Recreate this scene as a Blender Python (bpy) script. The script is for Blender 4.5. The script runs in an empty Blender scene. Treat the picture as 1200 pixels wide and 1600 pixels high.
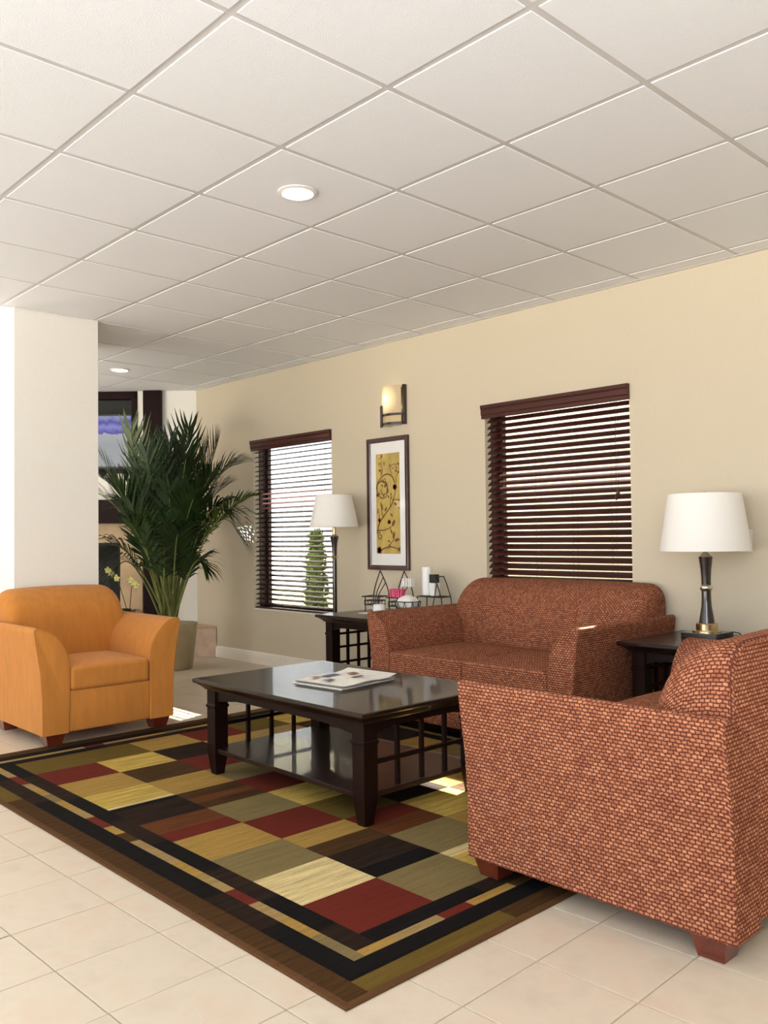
import bpy, bmesh, math, random
from mathutils import Vector, Matrix
random.seed(7)
SC = bpy.context.scene
COL = SC.collection
pi = math.pi

# ------------------------------------------------------------------ camera
CAMH, CEIL, WALL = 1.167, 2.6675, 4.545
F_PX, YAW, PITCH, ROLL, CX, CY = 1351.47, .7746, .0267, -.0127, 651.07, 800.0
fw = Vector((-math.cos(YAW)*math.cos(PITCH), math.sin(YAW)*math.cos(PITCH), math.sin(PITCH)))
rt = Vector((math.sin(YAW), math.cos(YAW), 0)); up = rt.cross(fw)
RR = rt*math.cos(ROLL)+up*math.sin(ROLL); UU = up*math.cos(ROLL)-rt*math.sin(ROLL)
cam_data = bpy.data.cameras.new('camera'); cam = bpy.data.objects.new('camera', cam_data); COL.objects.link(cam)
cam_data.sensor_fit = 'HORIZONTAL'; cam_data.sensor_width = 36.0; cam_data.lens = F_PX/1200*36
cam_data.shift_x = (600-CX)/1200; cam_data.clip_start = .05; cam_data.clip_end = 300
m = Matrix.Identity(4)
for i in range(3):
    m[i][0] = RR[i]; m[i][1] = UU[i]; m[i][2] = -fw[i]
m[2][3] = CAMH
cam.matrix_world = m
SC.camera = cam

def project(p):
    d = Vector(p)-Vector((0, 0, CAMH)); z = d.dot(fw)
    if z < .05: return None
    return CX+F_PX*d.dot(RR)/z, CY-F_PX*d.dot(UU)/z

# ------------------------------------------------------------------ world, sun, exposure
w = bpy.data.worlds.new('sky'); SC.world = w; w.use_nodes = True
bg = w.node_tree.nodes['Background']; bg.inputs[0].default_value = (.88, .945, 1.0, 1); bg.inputs[1].default_value = 1.25
SUN_DIR = Vector((.352, -1, -.90)).normalized()
sd = bpy.data.lights.new('sun', 'SUN'); sd.energy = 34.0; sd.angle = .012; sd.color = (1, .95, .86)
sun = bpy.data.objects.new('sun', sd); COL.objects.link(sun); sun.rotation_euler = SUN_DIR.to_track_quat('-Z', 'Y').to_euler()
sun.location = (-5, 9, 8)
SC.view_settings.view_transform = 'Standard'; SC.view_settings.look = 'None'
SC.view_settings.gamma = 1; SC.view_settings.use_curve_mapping = False
SC.view_settings.exposure = 1.03
CAN_W = 30.0
# added unseen fill lights behind the camera, standing in for bounced flash
bd = bpy.data.lights.new('bounce_fill', 'AREA'); bd.shape = 'RECTANGLE'; bd.size = 2.4; bd.size_y = 2.4; bd.energy = 66; bd.color = (.86, .925, 1)
bo = bpy.data.objects.new('bounce_fill', bd); COL.objects.link(bo); bo.location = (.3, -.9, 1.75)
bo.rotation_euler = Vector((-.45, .65, .85)).to_track_quat('-Z', 'Y').to_euler()
bd2 = bd.copy(); bd2.energy = 34  # second added fill, lifts the far ceiling
bo2 = bpy.data.objects.new('bounce_fill', bd2); COL.objects.link(bo2); bo2.location = (-4.6, -1.5, 1.6)
bd3 = bd.copy(); bd3.energy = 16; bd3.size = 1.0; bd3.size_y = 1.0; bd3.color = (1, .95, .86)   # unseen fill added to brighten the far end of the room
bo3 = bpy.data.objects.new('corner_fill', bd3); COL.objects.link(bo3); bo3.location = (-7.6, 1.2, 1.7)
bo3.rotation_euler = Vector((.1, .45, 1)).to_track_quat('-Z', 'Y').to_euler()
bo2.rotation_euler = Vector((-.2, -.03, 1)).to_track_quat('-Z', 'Y').to_euler()

# ------------------------------------------------------------------ materials
def new_mat(name):
    mt = bpy.data.materials.new(name); mt.use_nodes = True
    nt = mt.node_tree; return mt, nt, nt.nodes['Principled BSDF']
def N(nt, t, **kw):
    n = nt.nodes.new(t)
    for k, v in kw.items(): setattr(n, k, v)
    return n
def mapping(nt, coord='Object', scale=(1, 1, 1)):
    tc = N(nt, 'ShaderNodeTexCoord'); mp = N(nt, 'ShaderNodeMapping'); mp.inputs['Scale'].default_value = scale
    nt.links.new(tc.outputs[coord], mp.inputs['Vector']); return mp.outputs['Vector']
def noise(nt, vec, scale, detail=4, rough=.55):
    n = N(nt, 'ShaderNodeTexNoise'); n.inputs['Scale'].default_value = scale; n.inputs['Detail'].default_value = detail
    n.inputs['Roughness'].default_value = rough; nt.links.new(vec, n.inputs['Vector']); return n.outputs['Fac']
def ramp(nt, fac, stops):
    r = N(nt, 'ShaderNodeValToRGB'); e = r.color_ramp.elements
    while len(e) < len(stops): e.new(.5)
    for el, (p, c) in zip(e, stops): el.position = p; el.color = (*c, 1)
    nt.links.new(fac, r.inputs['Fac']); return r.outputs['Color']
def bump(nt, bs, h, strength=.2, dist=.002):
    b = N(nt, 'ShaderNodeBump'); b.inputs['Strength'].default_value = strength; b.inputs['Distance'].default_value = dist
    nt.links.new(h, b.inputs['Height']); nt.links.new(b.outputs['Normal'], bs.inputs['Normal'])
def plain(name, col, rough=.5, metal=0, coat=0, var=.12, nscale=30, bumps=0, coord='Object', scale=(1, 1, 1), sheen=0, spec=.5, emit=None, estr=0):
    mt, nt, bs = new_mat(name)
    v = mapping(nt, coord, scale); f = noise(nt, v, nscale)
    lo = tuple(c*(1-var) for c in col); hi = tuple(min(1, c*(1+var)) for c in col)
    nt.links.new(ramp(nt, f, [(.3, lo), (.7, hi)]), bs.inputs['Base Color'])
    bs.inputs['Roughness'].default_value = rough; bs.inputs['Metallic'].default_value = metal
    bs.inputs['Coat Weight'].default_value = coat; bs.inputs['Coat Roughness'].default_value = .05
    bs.inputs['Sheen Weight'].default_value = sheen; bs.inputs['Specular IOR Level'].default_value = spec
    if bumps: bump(nt, bs, f, bumps)
    if emit: bs.inputs['Emission Color'].default_value = (*emit, 1); bs.inputs['Emission Strength'].default_value = estr
    return mt

M = {}
M['wall'] = plain('cream_wall_paint', (.60, .525, .40), .75, var=.03, nscale=160, bumps=.25)
M['wall2'] = plain('pale_wall_paint', (.87, .84, .78), .75, var=.03, nscale=160, bumps=.15)
M['white_trim'] = plain('white_trim_paint', (.82, .77, .68), .5, var=.03)
M['ceiling_tile'] = plain('ceiling_tile_fibre', (.845, .86, .90), .9, var=.05, nscale=260, bumps=.5)
M['grid'] = plain('ceiling_grid_metal', (.64, .62, .615), .5, var=.02)
M['roof'] = plain('roof_panel', (.5, .5, .5), .8)
M['grout'] = plain('grout', (.46, .39, .30), .85, var=.1)
def tile_mat():
    mt, nt, bs = new_mat('beige_floor_tile')
    tc = N(nt, 'ShaderNodeTexCoord'); oi = N(nt, 'ShaderNodeObjectInfo')
    ad = N(nt, 'ShaderNodeVectorMath', operation='ADD'); mu = N(nt, 'ShaderNodeVectorMath', operation='SCALE')
    mu.inputs['Scale'].default_value = 37.0
    cmb = N(nt, 'ShaderNodeCombineXYZ')
    nt.links.new(oi.outputs['Random'], cmb.inputs[0]); nt.links.new(oi.outputs['Random'], cmb.inputs[1])
    nt.links.new(cmb.outputs[0], mu.inputs[0]); nt.links.new(tc.outputs['Object'], ad.inputs[0]); nt.links.new(mu.outputs[0], ad.inputs[1])
    f = noise(nt, ad.outputs[0], 6, 7, .6)
    c = ramp(nt, f, [(.3, (.56, .475, .37)), (.5, (.62, .54, .43)), (.68, (.61, .49, .38))])
    nt.links.new(c, bs.inputs['Base Color']); bs.inputs['Roughness'].default_value = .38
    f2 = noise(nt, ad.outputs[0], 60, 3); bump(nt, bs, f2, .06)
    return mt
M['tile'] = tile_mat()
def weave_mat():
    mt, nt, bs = new_mat('red_basket_weave_fabric')
    tc = N(nt, 'ShaderNodeTexCoord')
    nz = N(nt, 'ShaderNodeTexNoise'); nz.inputs['Scale'].default_value = 110; nt.links.new(tc.outputs['UV'], nz.inputs['Vector'])
    mx = N(nt, 'ShaderNodeVectorMath', operation='SCALE'); mx.inputs['Scale'].default_value = .008
    sb = N(nt, 'ShaderNodeVectorMath', operation='SUBTRACT'); sb.inputs[1].default_value = (.5, .5, .5)
    nt.links.new(nz.outputs['Color'], sb.inputs[0]); nt.links.new(sb.outputs[0], mx.inputs[0])
    ad = N(nt, 'ShaderNodeVectorMath', operation='ADD'); nt.links.new(tc.outputs['UV'], ad.inputs[0]); nt.links.new(mx.outputs[0], ad.inputs[1])
    br = N(nt, 'ShaderNodeTexBrick'); br.offset = .5
    br.inputs['Scale'].default_value = 1; br.inputs['Brick Width'].default_value = .0175; br.inputs['Row Height'].default_value = .0115
    br.inputs['Mortar Size'].default_value = .0040; br.inputs['Mortar Smooth'].default_value = 1.0; br.inputs['Bias'].default_value = 0
    br.inputs['Color1'].default_value = (.54, .23, .125, 1); br.inputs['Color2'].default_value = (.32, .115, .062, 1)
    br.inputs['Mortar'].default_value = (.085, .019, .012, 1)
    nt.links.new(ad.outputs[0], br.inputs['Vector']); nt.links.new(br.outputs['Color'], bs.inputs['Base Color'])
    bs.inputs['Roughness'].default_value = .9; bs.inputs['Specular IOR Level'].default_value = .08
    iv = N(nt, 'ShaderNodeMath', operation='SUBTRACT'); iv.inputs[0].default_value = 1; nt.links.new(br.outputs['Fac'], iv.inputs[1])
    bump(nt, bs, iv.outputs[0], .5, .003)
    return mt
M['weave'] = weave_mat()
M['weave_seam'] = plain('dark_red_seam', (.12, .025, .015), .85)
M['orange'] = plain('orange_microfibre', (.55, .215, .043), .85, var=.08, nscale=26, sheen=.1, spec=.15, coord='Object', scale=(1, 1, .2))
M['orange_seam'] = plain('orange_seam', (.34, .11, .02), .85)
M['mahogany'] = plain('mahogany_leg_wood', (.13, .022, .010), .3, coat=.4, nscale=12, var=.3, scale=(1, 1, .15))
M['espresso'] = plain('espresso_wood', (.010, .0035, .0025), .42, coat=.0, spec=.12, nscale=10, var=.35, scale=(1, 1, .12))
M['espresso_top'] = plain('polished_espresso_top', (.016, .007, .005), .35, coat=.42, spec=.2, nscale=10, var=.35, scale=(.12, 1, 1))
M['blind'] = plain('dark_blind_wood', (.055, .013, .009), .35, spec=.35, nscale=20, var=.3, scale=(.05, 1, 1))
M['bronze_frame'] = plain('dark_window_frame', (.03, .012, .010), .4)
M['dark_trim'] = plain('dark_stained_trim', (.013, .0035, .0035), .5, spec=.1, nscale=15, scale=(1, 1, .1))
M['cord'] = plain('blind_cord', (.05, .03, .03), .8)
M['shade'] = plain('white_lamp_shade', (.86, .84, .81), .8, var=.02, nscale=200)
M['lamp_dark'] = plain('dark_lamp_body', (.018, .009, .008), .25, coat=.5)
M['brass'] = plain('antique_brass', (.62, .50, .30), .25, metal=1, var=.05)
M['nickel'] = plain('brushed_nickel', (.66, .60, .50), .28, metal=1, var=.05)
M['iron'] = plain('black_wire', (.016, .013, .012), .45)
M['white_plastic'] = plain('white_plastic', (.85, .85, .84), .4, var=.02)
M['paper'] = plain('white_paper', (.82, .80, .76), .8, var=.04)
M['pink'] = plain('pink_packets', (.75, .10, .22), .6, var=.1)
M['black_plastic'] = plain('black_plastic', (.01, .01, .012), .4)
M['stone'] = plain('tan_hearth_stone', (.60, .44, .33), .6, var=.18, nscale=9)
M['stone2'] = plain('tan_surround_stone', (.56, .40, .24), .6, var=.15, nscale=6)
M['soot'] = plain('firebox_black', (.006, .006, .006), .7)
M['pot'] = plain('bronze_glazed_pot', (.42, .34, .20), .3, var=.12, nscale=5, coat=.2)
M['soil'] = plain('potting_soil', (.06, .035, .02), .95, var=.4, nscale=60)
M['palm_leaf'] = plain('palm_leaf_green', (.016, .038, .006), .5, var=.6, nscale=4, spec=.3)
M['palm_leaf_lit'] = plain('palm_leaf_lit_green', (.06, .10, .012), .45, var=.4, nscale=4)  # lit tone of the same palm leaf put into the colour
M['palm_stem'] = plain('palm_stem_green', (.17, .19, .05), .5, var=.3, nscale=12)
M['orchid_petal'] = plain('pale_yellow_petal', (.75, .72, .28), .6)
M['orchid_leaf'] = plain('dark_orchid_leaf', (.01, .03, .008), .4)
M['orchid_stem'] = plain('orchid_stem', (.10, .035, .03), .5)
M['gold_print'] = plain('gold_print_paper', (.50, .36, .085), .5, var=.22, nscale=14, coat=.35, scale=(1, 1, .6))
M['vine_ink'] = plain('brown_vine_ink', (.14, .065, .018), .6, var=.3)
M['flower_ink'] = plain('red_flower_ink', (.26, .07, .045), .6, var=.5, nscale=40)
M['leaf_ink'] = plain('brown_leaf_ink', (.16, .06, .02), .6, var=.4)
M['mat_board'] = plain('white_mat_board', (.80, .79, .79), .6, var=.02, coat=.3)
M['frame'] = plain('mahogany_picture_frame', (.045, .010, .010), .3, coat=.5)
M['sill'] = plain('white_window_sill', (.78, .74, .68), .5)
M['gold_refl'] = plain('gold_reflector', (.90, .80, .55), .35, metal=1)
M['concrete'] = plain('pale_concrete', (.62, .58, .50), .85, var=.08, nscale=2)
M['asphalt'] = plain('grey_asphalt', (.24, .235, .25), .9, nscale=4)
M['grass'] = plain('dry_lawn', (.42, .38, .10), .9, var=.4, nscale=3)
M['shrub'] = plain('shrub_green', (.14, .22, .03), .8, var=.4, nscale=6)
M['stucco'] = plain('far_stucco', (.86, .80, .62), .85, nscale=3)
M['sun_blocker'] = plain('sun_blocker_grey', (.5, .5, .5), .6)
def emis(name, col, s):
    mt, nt, bs = new_mat(name); bs.inputs['Base Color'].default_value = (.8, .8, .8, 1)
    bs.inputs['Emission Color'].default_value = (*col, 1); bs.inputs['Emission Strength'].default_value = s; return mt
M['bulb'] = emis('warm_lamp_glow', (1, .88, .66), 6)
def sconce_glass():
    mt, nt, bs = new_mat('amber_sconce_glass')
    tc = N(nt, 'ShaderNodeTexCoord'); v = tc.outputs['Object']
    d = N(nt, 'ShaderNodeVectorMath', operation='DISTANCE'); d.inputs[1].default_value = (-.035, -.085, .20); nt.links.new(v, d.inputs[0])
    c = ramp(nt, d.outputs['Value'], [(.0, (1, .93, .72)), (.05, (1, .80, .42)), (.16, (.85, .55, .24))])
    s = N(nt, 'ShaderNodeMapRange'); s.inputs['From Min'].default_value = .01; s.inputs['From Max'].default_value = .13
    s.inputs['To Min'].default_value = .75; s.inputs['To Max'].default_value = .10; nt.links.new(d.outputs['Value'], s.inputs['Value'])
    bs.inputs['Base Color'].default_value = (.42, .32, .19, 1); bs.inputs['Roughness'].default_value = .3
    nt.links.new(c, bs.inputs['Emission Color']); nt.links.new(s.outputs[0], bs.inputs['Emission Strength'])
    return mt
M['sconce_glass'] = sconce_glass()
def glass_mat():
    mt, nt, bs = new_mat('window_glass')
    tr = N(nt, 'ShaderNodeBsdfTransparent'); gl = N(nt, 'ShaderNodeBsdfGlossy'); gl.inputs['Roughness'].default_value = .02
    mx = N(nt, 'ShaderNodeMixShader'); mx.inputs[0].default_value = .05; nt.links.new(tr.outputs[0], mx.inputs[1]); nt.links.new(gl.outputs[0], mx.inputs[2])
    nt.links.new(mx.outputs[0], nt.nodes['Material Output'].inputs['Surface']); return mt
M['glass'] = glass_mat()
def screen_mat():
    mt, nt, bs = new_mat('lit_television_picture')
    v = mapping(nt, 'Object', (1, 1, 1)); sep = N(nt, 'ShaderNodeSeparateXYZ'); nt.links.new(v, sep.inputs[0])
    n1 = noise(nt, v, 14, 3)
    ad = N(nt, 'ShaderNodeMath', operation='MULTIPLY_ADD'); ad.inputs[1].default_value = .10; nt.links.new(n1, ad.inputs[0]); nt.links.new(sep.outputs['Z'], ad.inputs[2])
    c = ramp(nt, ad.outputs[0], [(.28, (.45, .47, .5)), (.38, (.55, .57, .6)), (.395, (.02, .02, .5)), (.46, (.30, .30, .85)), (.50, (.03, .03, .5)), (.56, (.35, .38, .7))])
    bs.inputs['Base Color'].default_value = (.02, .02, .02, 1); bs.inputs['Roughness'].default_value = .2
    nt.links.new(c, bs.inputs['Emission Color']); bs.inputs['Emission Strength'].default_value = .28
    return mt
M['screen'] = screen_mat()
def rug_mat():
    mt, nt, bs = new_mat('patchwork_rug_pile')
    at = N(nt, 'ShaderNodeVertexColor'); at.layer_name = 'Col'
    v = mapping(nt, 'Object', (55, 3.5, 1)); f = noise(nt, v, 1.0, 5, .7)
    v2 = mapping(nt, 'Object', (1, 1, 1)); f2 = noise(nt, v2, 220, 2)
    mr = N(nt, 'ShaderNodeMapRange'); mr.inputs['From Min'].default_value = .36; mr.inputs['From Max'].default_value = .64
    mr.inputs['To Min'].default_value = .55; mr.inputs['To Max'].default_value = 1.25; nt.links.new(f, mr.inputs['Value'])
    mxa = N(nt, 'ShaderNodeMix'); mxa.data_type = 'FLOAT'
    nt.links.new(at.outputs['Alpha'], mxa.inputs['Factor']); mxa.inputs['A'].default_value = 1.0; nt.links.new(mr.outputs[0], mxa.inputs['B'])
    m2 = N(nt, 'ShaderNodeMapRange'); m2.inputs['To Min'].default_value = .75; m2.inputs['To Max'].default_value = 1.25; nt.links.new(f2, m2.inputs['Value'])
    mm = N(nt, 'ShaderNodeMath', operation='MULTIPLY'); nt.links.new(mxa.outputs['Result'], mm.inputs[0]); nt.links.new(m2.outputs[0], mm.inputs[1])
    sc = N(nt, 'ShaderNodeVectorMath', operation='SCALE'); nt.links.new(at.outputs['Color'], sc.inputs[0]); nt.links.new(mm.outputs[0], sc.inputs['Scale'])
    nt.links.new(sc.outputs[0], bs.inputs['Base Color']); bs.inputs['Roughness'].default_value = .95; bs.inputs['Specular IOR Level'].default_value = .1
    bump(nt, bs, f2, .4, .002); return mt
M['rug'] = rug_mat()
def news_mat():
    mt, nt, bs = new_mat('newsprint')
    v = mapping(nt, 'Object', (1, 1, 1))
    br = N(nt, 'ShaderNodeTexBrick'); br.inputs['Scale'].default_value = 1; br.inputs['Brick Width'].default_value = .035; br.inputs['Row Height'].default_value = .007
    br.inputs['Mortar Size'].default_value = .0022; br.offset = 0
    br.inputs['Color1'].default_value = (.52, .50, .47, 1); br.inputs['Color2'].default_value = (.66, .63, .58, 1); br.inputs['Mortar'].default_value = (.82, .78, .71, 1)
    nt.links.new(v, br.inputs['Vector']); f = noise(nt, v, 9, 2)
    mx = N(nt, 'ShaderNodeMix'); mx.data_type = 'RGBA'
    st = N(nt, 'ShaderNodeMath', operation='GREATER_THAN'); st.inputs[1].default_value = .52; nt.links.new(f, st.inputs[0])
    nt.links.new(st.outputs[0], mx.inputs['Factor']); mx.inputs['A'].default_value = (.82, .78, .71, 1); nt.links.new(br.outputs['Color'], mx.inputs['B'])
    nt.links.new(mx.outputs['Result'], bs.inputs['Base Color']); bs.inputs['Roughness'].default_value = .85; return mt
M['news'] = news_mat()

# ------------------------------------------------------------------ mesh helpers
class MB:
    def __init__(s): s.v = []; s.f = []; s.uv = {}; s.mi = []
    def add(s, verts, faces, uvs=None, mi=0):
        o = len(s.v); s.v += [tuple(x) for x in verts]
        for k, f in enumerate(faces):
            s.f.append([o+i for i in f]); s.mi.append(mi)
            if uvs: s.uv[len(s.f)-1] = uvs[k]
        return s
    def box(s, a, b, bev=0, mi=0):
        x0, x1 = sorted((a[0], b[0])); y0, y1 = sorted((a[1], b[1])); z0, z1 = sorted((a[2], b[2]))
        if bev <= 0:
            v = [(x0, y0, z0), (x1, y0, z0), (x1, y1, z0), (x0, y1, z0), (x0, y0, z1), (x1, y0, z1), (x1, y1, z1), (x0, y1, z1)]
            return s.add(v, [(0, 3, 2, 1), (4, 5, 6, 7), (0, 1, 5, 4), (1, 2, 6, 5), (2, 3, 7, 6), (3, 0, 4, 7)], mi=mi)
        bm = bmesh.new(); bmesh.ops.create_cube(bm, size=1)
        for v in bm.verts: v.co = Vector(((x0+x1)/2+v.co.x*(x1-x0), (y0+y1)/2+v.co.y*(y1-y0), (z0+z1)/2+v.co.z*(z1-z0)))
        bmesh.ops.bevel(bm, geom=list(bm.edges), offset=bev, segments=2, affect='EDGES', profile=.7)
        bm.verts.index_update(); s.add([v.co for v in bm.verts], [[v.index for v in f.verts] for f in bm.faces], mi=mi); bm.free(); return s
    def frustum(s, c, s0, s1, z0, z1, mi=0):   # tapered block
        v = []
        for z, (hx, hy) in ((z0, s0), (z1, s1)):
            v += [(c[0]-hx, c[1]-hy, z), (c[0]+hx, c[1]-hy, z), (c[0]+hx, c[1]+hy, z), (c[0]-hx, c[1]+hy, z)]
        return s.add(v, [(0, 3, 2, 1), (4, 5, 6, 7), (0, 1, 5, 4), (1, 2, 6, 5), (2, 3, 7, 6), (3, 0, 4, 7)], mi=mi)
    def rings(s, rings, cap0=True, cap1=True, closed=True, uv=None, mi=0):
        n = len(rings[0]); v = [p for r in rings for p in r]; f = []; us = []
        for a in range(len(rings)-1):
            for b in range(n if closed else n-1):
                c = (b+1) % n; f.append((a*n+b, a*n+c, (a+1)*n+c, (a+1)*n+b))
                if uv: us.append([uv(a, b), uv(a, b+1), uv(a+1, b+1), uv(a+1, b)])
        if cap0: f.append(tuple(range(n-1, -1, -1)))
        if cap1: f.append(tuple((len(rings)-1)*n+i for i in range(n)))
        o = len(s.f); s.add(v, f, mi=mi)
        if uv:
            for k, u in enumerate(us): s.uv[o+k] = u
        return s
    def lathe(s, prof, c=(0, 0, 0), n=24, cap0=True, cap1=True, mi=0):
        return s.rings([[(c[0]+r*math.cos(2*pi*k/n), c[1]+r*math.sin(2*pi*k/n), c[2]+z) for k in range(n)] for r, z in prof], cap0, cap1, mi=mi)
    def tube(s, pts, r, n=6, mi=0, closed=False):
        pts = [Vector(p) for p in pts]; rg = []; prev = None
        rs = r if isinstance(r, (list, tuple)) else [r]*len(pts)
        for i, p in enumerate(pts):
            if closed: t = pts[(i+1) % len(pts)]-pts[i-1]
            else: t = pts[min(i+1, len(pts)-1)]-pts[max(i-1, 0)]
            t = t.normalized() if t.length > 1e-9 else Vector((0, 0, 1))
            if prev is None: a = t.orthogonal().normalized()
            else:
                a = prev-t*prev.dot(t); a = a.normalized() if a.length > 1e-6 else t.orthogonal().normalized()
            prev = a; b = t.cross(a)
            rg.append([tuple(p+(a*math.cos(2*pi*k/n)+b*math.sin(2*pi*k/n))*rs[i]) for k in range(n)])
        if closed: rg.append(rg[0])
        return s.rings(rg, not closed, not closed, mi=mi)
    def prism(s, poly, axis, a, b, mi=0):      # polygon of 2-D points extruded along axis between a and b
        def P(u, v, w): return {'x': (w, u, v), 'y': (u, w, v), 'z': (u, v, w)}[axis]
        return s.rings([[P(u, v, a) for u, v in poly], [P(u, v, b) for u, v in poly]], mi=mi)
    def build(s, name, mats, parent=None, smooth=None, boxuv=False, loc=None):
        me = bpy.data.meshes.new(name); me.from_pydata(s.v, [], s.f)
        for mt in (mats if isinstance(mats, (list, tuple)) else [mats]): me.materials.append(mt)
        me.polygons.foreach_set('material_index', s.mi)
        bm = bmesh.new(); bm.from_mesh(me); bmesh.ops.recalc_face_normals(bm, faces=list(bm.faces)); bm.to_mesh(me); bm.free()
        if boxuv or s.uv:
            ul = me.uv_layers.new(name='UVMap'); vs = me.vertices
            for p in me.polygons:
                n = p.normal; a = max(range(3), key=lambda k: abs(n[k])); u4 = s.uv.get(p.index)
                lut = dict(zip(s.f[p.index], u4)) if u4 else None
                for li in p.loop_indices:
                    vi = me.loops[li].vertex_index; c = vs[vi].co
                    ul.data[li].uv = lut[vi] if lut else ((c.y, c.z) if a == 0 else (c.x, c.z) if a == 1 else (c.x, c.y))
        if smooth is not None:
            for p in me.polygons: p.use_smooth = True
            me.set_sharp_from_angle(angle=math.radians(smooth))
        o = bpy.data.objects.new(name, me); COL.objects.link(o)
        if parent: o.parent = parent
        if loc: o.location = loc
        return o
def tag(o, label=None, cat=None, group=None, kind=None):
    if label: o['label'] = label
    if cat: o['category'] = cat
    if group: o['group'] = group
    if kind: o['kind'] = kind
    return o
def thing(name, label, cat, loc=(0, 0, 0), rz=0, group=None):
    o = bpy.data.objects.new(name, None); COL.objects.link(o); o.location = loc; o.rotation_euler = (0, 0, rz); o.empty_display_size = .1
    return tag(o, label, cat, group)
def copy_obj(o, name=None, loc=None, parent=None):
    c = o.copy(); COL.objects.link(c)
    if loc is not None: c.location = loc
    if parent: c.parent = parent
    return c
def rounded_box(h, r, crown=0, seg=4, inner=6, crown_all=False):
    """soft cushion block: half sizes h, edge radius r, top raised by crown"""
    def axis(H):
        e = [-H+r*(1-math.cos(k*pi/2/seg)) if False else -H+r*(k/seg) for k in range(seg)]
        q = [-(H-r)+2*(H-r)*k/inner for k in range(inner+1)]
        return e+q+[-x for x in reversed(e)]
    ax = [axis(H) for H in h]; V = {}; verts = []; faces = []
    def vid(p):
        key = tuple(round(x, 5) for x in p)
        if key not in V:
            c = [max(-(H-r), min(H-r, x)) for H, x in zip(h, p)]; d = Vector(p)-Vector(c)
            q = Vector(c)+(d.normalized()*r if d.length > 1e-8 else d)
            if crown:
                fx = max(0, 1-(q.x/h[0])**2); fy = max(0, 1-(q.y/h[1])**2)
                q.z += crown*fx*fy*(q.z/h[2]*.5+.5)
            V[key] = len(verts); verts.append(tuple(q))
        return V[key]
    for a in range(3):
        b, c = (a+1) % 3, (a+2) % 3
        for sgn in (-1, 1):
            for i in range(len(ax[b])-1):
                for j in range(len(ax[c])-1):
                    q = []
                    for di, dj in ((0, 0), (1, 0), (1, 1), (0, 1)):
                        p = [0, 0, 0]; p[a] = sgn*h[a]; p[b] = ax[b][i+di]; p[c] = ax[c][j+dj]; q.append(vid(p))
                    faces.append(q)
    return verts, faces

# ------------------------------------------------------------------ room shell
def struct(name, mb, mats, **k):
    o = mb.build(name, mats, **k); o['kind'] = 'structure'; return o
XL, XR, YB = -11.0, 3.4, -3.6
W1 = (-3.955, -2.805, .50, 2.06); W2 = (-6.815, -5.655, .50, 2.06)
DT = .17
mb = MB()
for a, b, z0, z1 in ((-7.95, W2[0], 0, CEIL+.1), (W2[1], W1[0], 0, CEIL+.1), (W1[1], XR, 0, CEIL+.1), (W2[0], W2[1], 0, W2[2]), (W1[0], W1[1], 0, W1[2]), (W2[0], W2[1], W2[3], CEIL+.1), (W1[0], W1[1], W1[3], CEIL+.1)):
    mb.box((a, WALL, z0), (b, WALL+DT, z1))
struct('wall_back', mb, M['wall'])
struct('wall_right', MB().box((XR, YB, 0), (XR+.15, WALL+DT, CEIL+.1)), M['wall'])
# diagonal corner wall carrying the fireplace
P0 = Vector((-7.835, 4.545, 0)); DD = Vector((-.699, -.715, 0)).normalized(); DN = Vector((.715, -.699, 0)).normalized()
diag_ang = math.atan2(DD.y, DD.x)
def diag_empty(name, label, cat): return thing(name, label, cat, P0, diag_ang)      # local x along the wall, local -y?  (see dq)
# in the local frame: +x runs along the wall away from the window wall, +y points INTO the room
def dbox(mb, t0, t1, d0, d1, z0, z1, bev=0): return mb.box((t0, d0, z0), (t1, d1, z1), bev)
mb = MB()
TV0, TV1, TVZ = .60, 1.86, 1.83
FB0, FB1 = .77, 1.69
for t0, t1, z0, z1 in ((0, TV0, 0, CEIL+.1), (TV0, FB0, 0, TVZ), (FB1, TV1, 0, TVZ), (FB0, FB1, 1.13, TVZ), (TV1, 2.6, 0, CEIL+.1)):
    dbox(mb, t0, t1, -.12, 0, z0, z1)
for t0, t1, z0, z1 in ((TV0, TV1, TVZ, CEIL+.1), (FB0, FB1, 0, 1.13)): dbox(mb, t0, t1, -.5, -.48, z0, z1)
dw = struct('wall_corner', mb, M['wall2']); dw.location = P0; dw.rotation_euler = (0, 0, diag_ang)
E1 = P0+DD*2.6
struct('wall_far', MB().box((E1.x-.15, YB, 0), (E1.x, E1.y+.05, CEIL+.1)), M['wall2'])
struct('pillar', MB().box((-6.75, 2.03, 0), (-5.76, 2.585, CEIL+.05)), M['wall2'])
struct('roof', MB().box((E1.x-.3, YB-.3, CEIL+.12), (XR+.3, WALL+1.37, CEIL+.4)), M['roof'])  # eave depth invented to cut the upper sun through the windows
# posts and header of the open glazed entrance behind the camera
mb = MB()
for x in (-8.4, -6.6, -4.8, -3.0, -1.2, .6, 3.0): mb.box((x-.06, YB-.06, 0), (x+.06, YB+.06, CEIL))
mb.box((E1.x, YB-.06, CEIL-.12), (XR, YB+.06, CEIL+.05))
struct('wall_front', mb, M['bronze_frame'])
struct('wall_left', MB().box((E1.x, YB-.1, 0), (-8.6, YB+.06, CEIL+.05)), M['wall'])
# baseboards
bprof = [(0, 0), (-.014, 0), (-.014, .075), (-.011, .082), (-.011, .095), (-.005, .108), (0, .11)]
struct('baseboard_back', MB().prism([(WALL+y, z) for y, z in bprof], 'x', -7.48, XR), M['white_trim'])
mb = MB().prism([(-5.76-y, z) for y, z in bprof], 'y', 2.03, 2.585)
struct('baseboard_pillar', mb, M['white_trim'])

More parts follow.
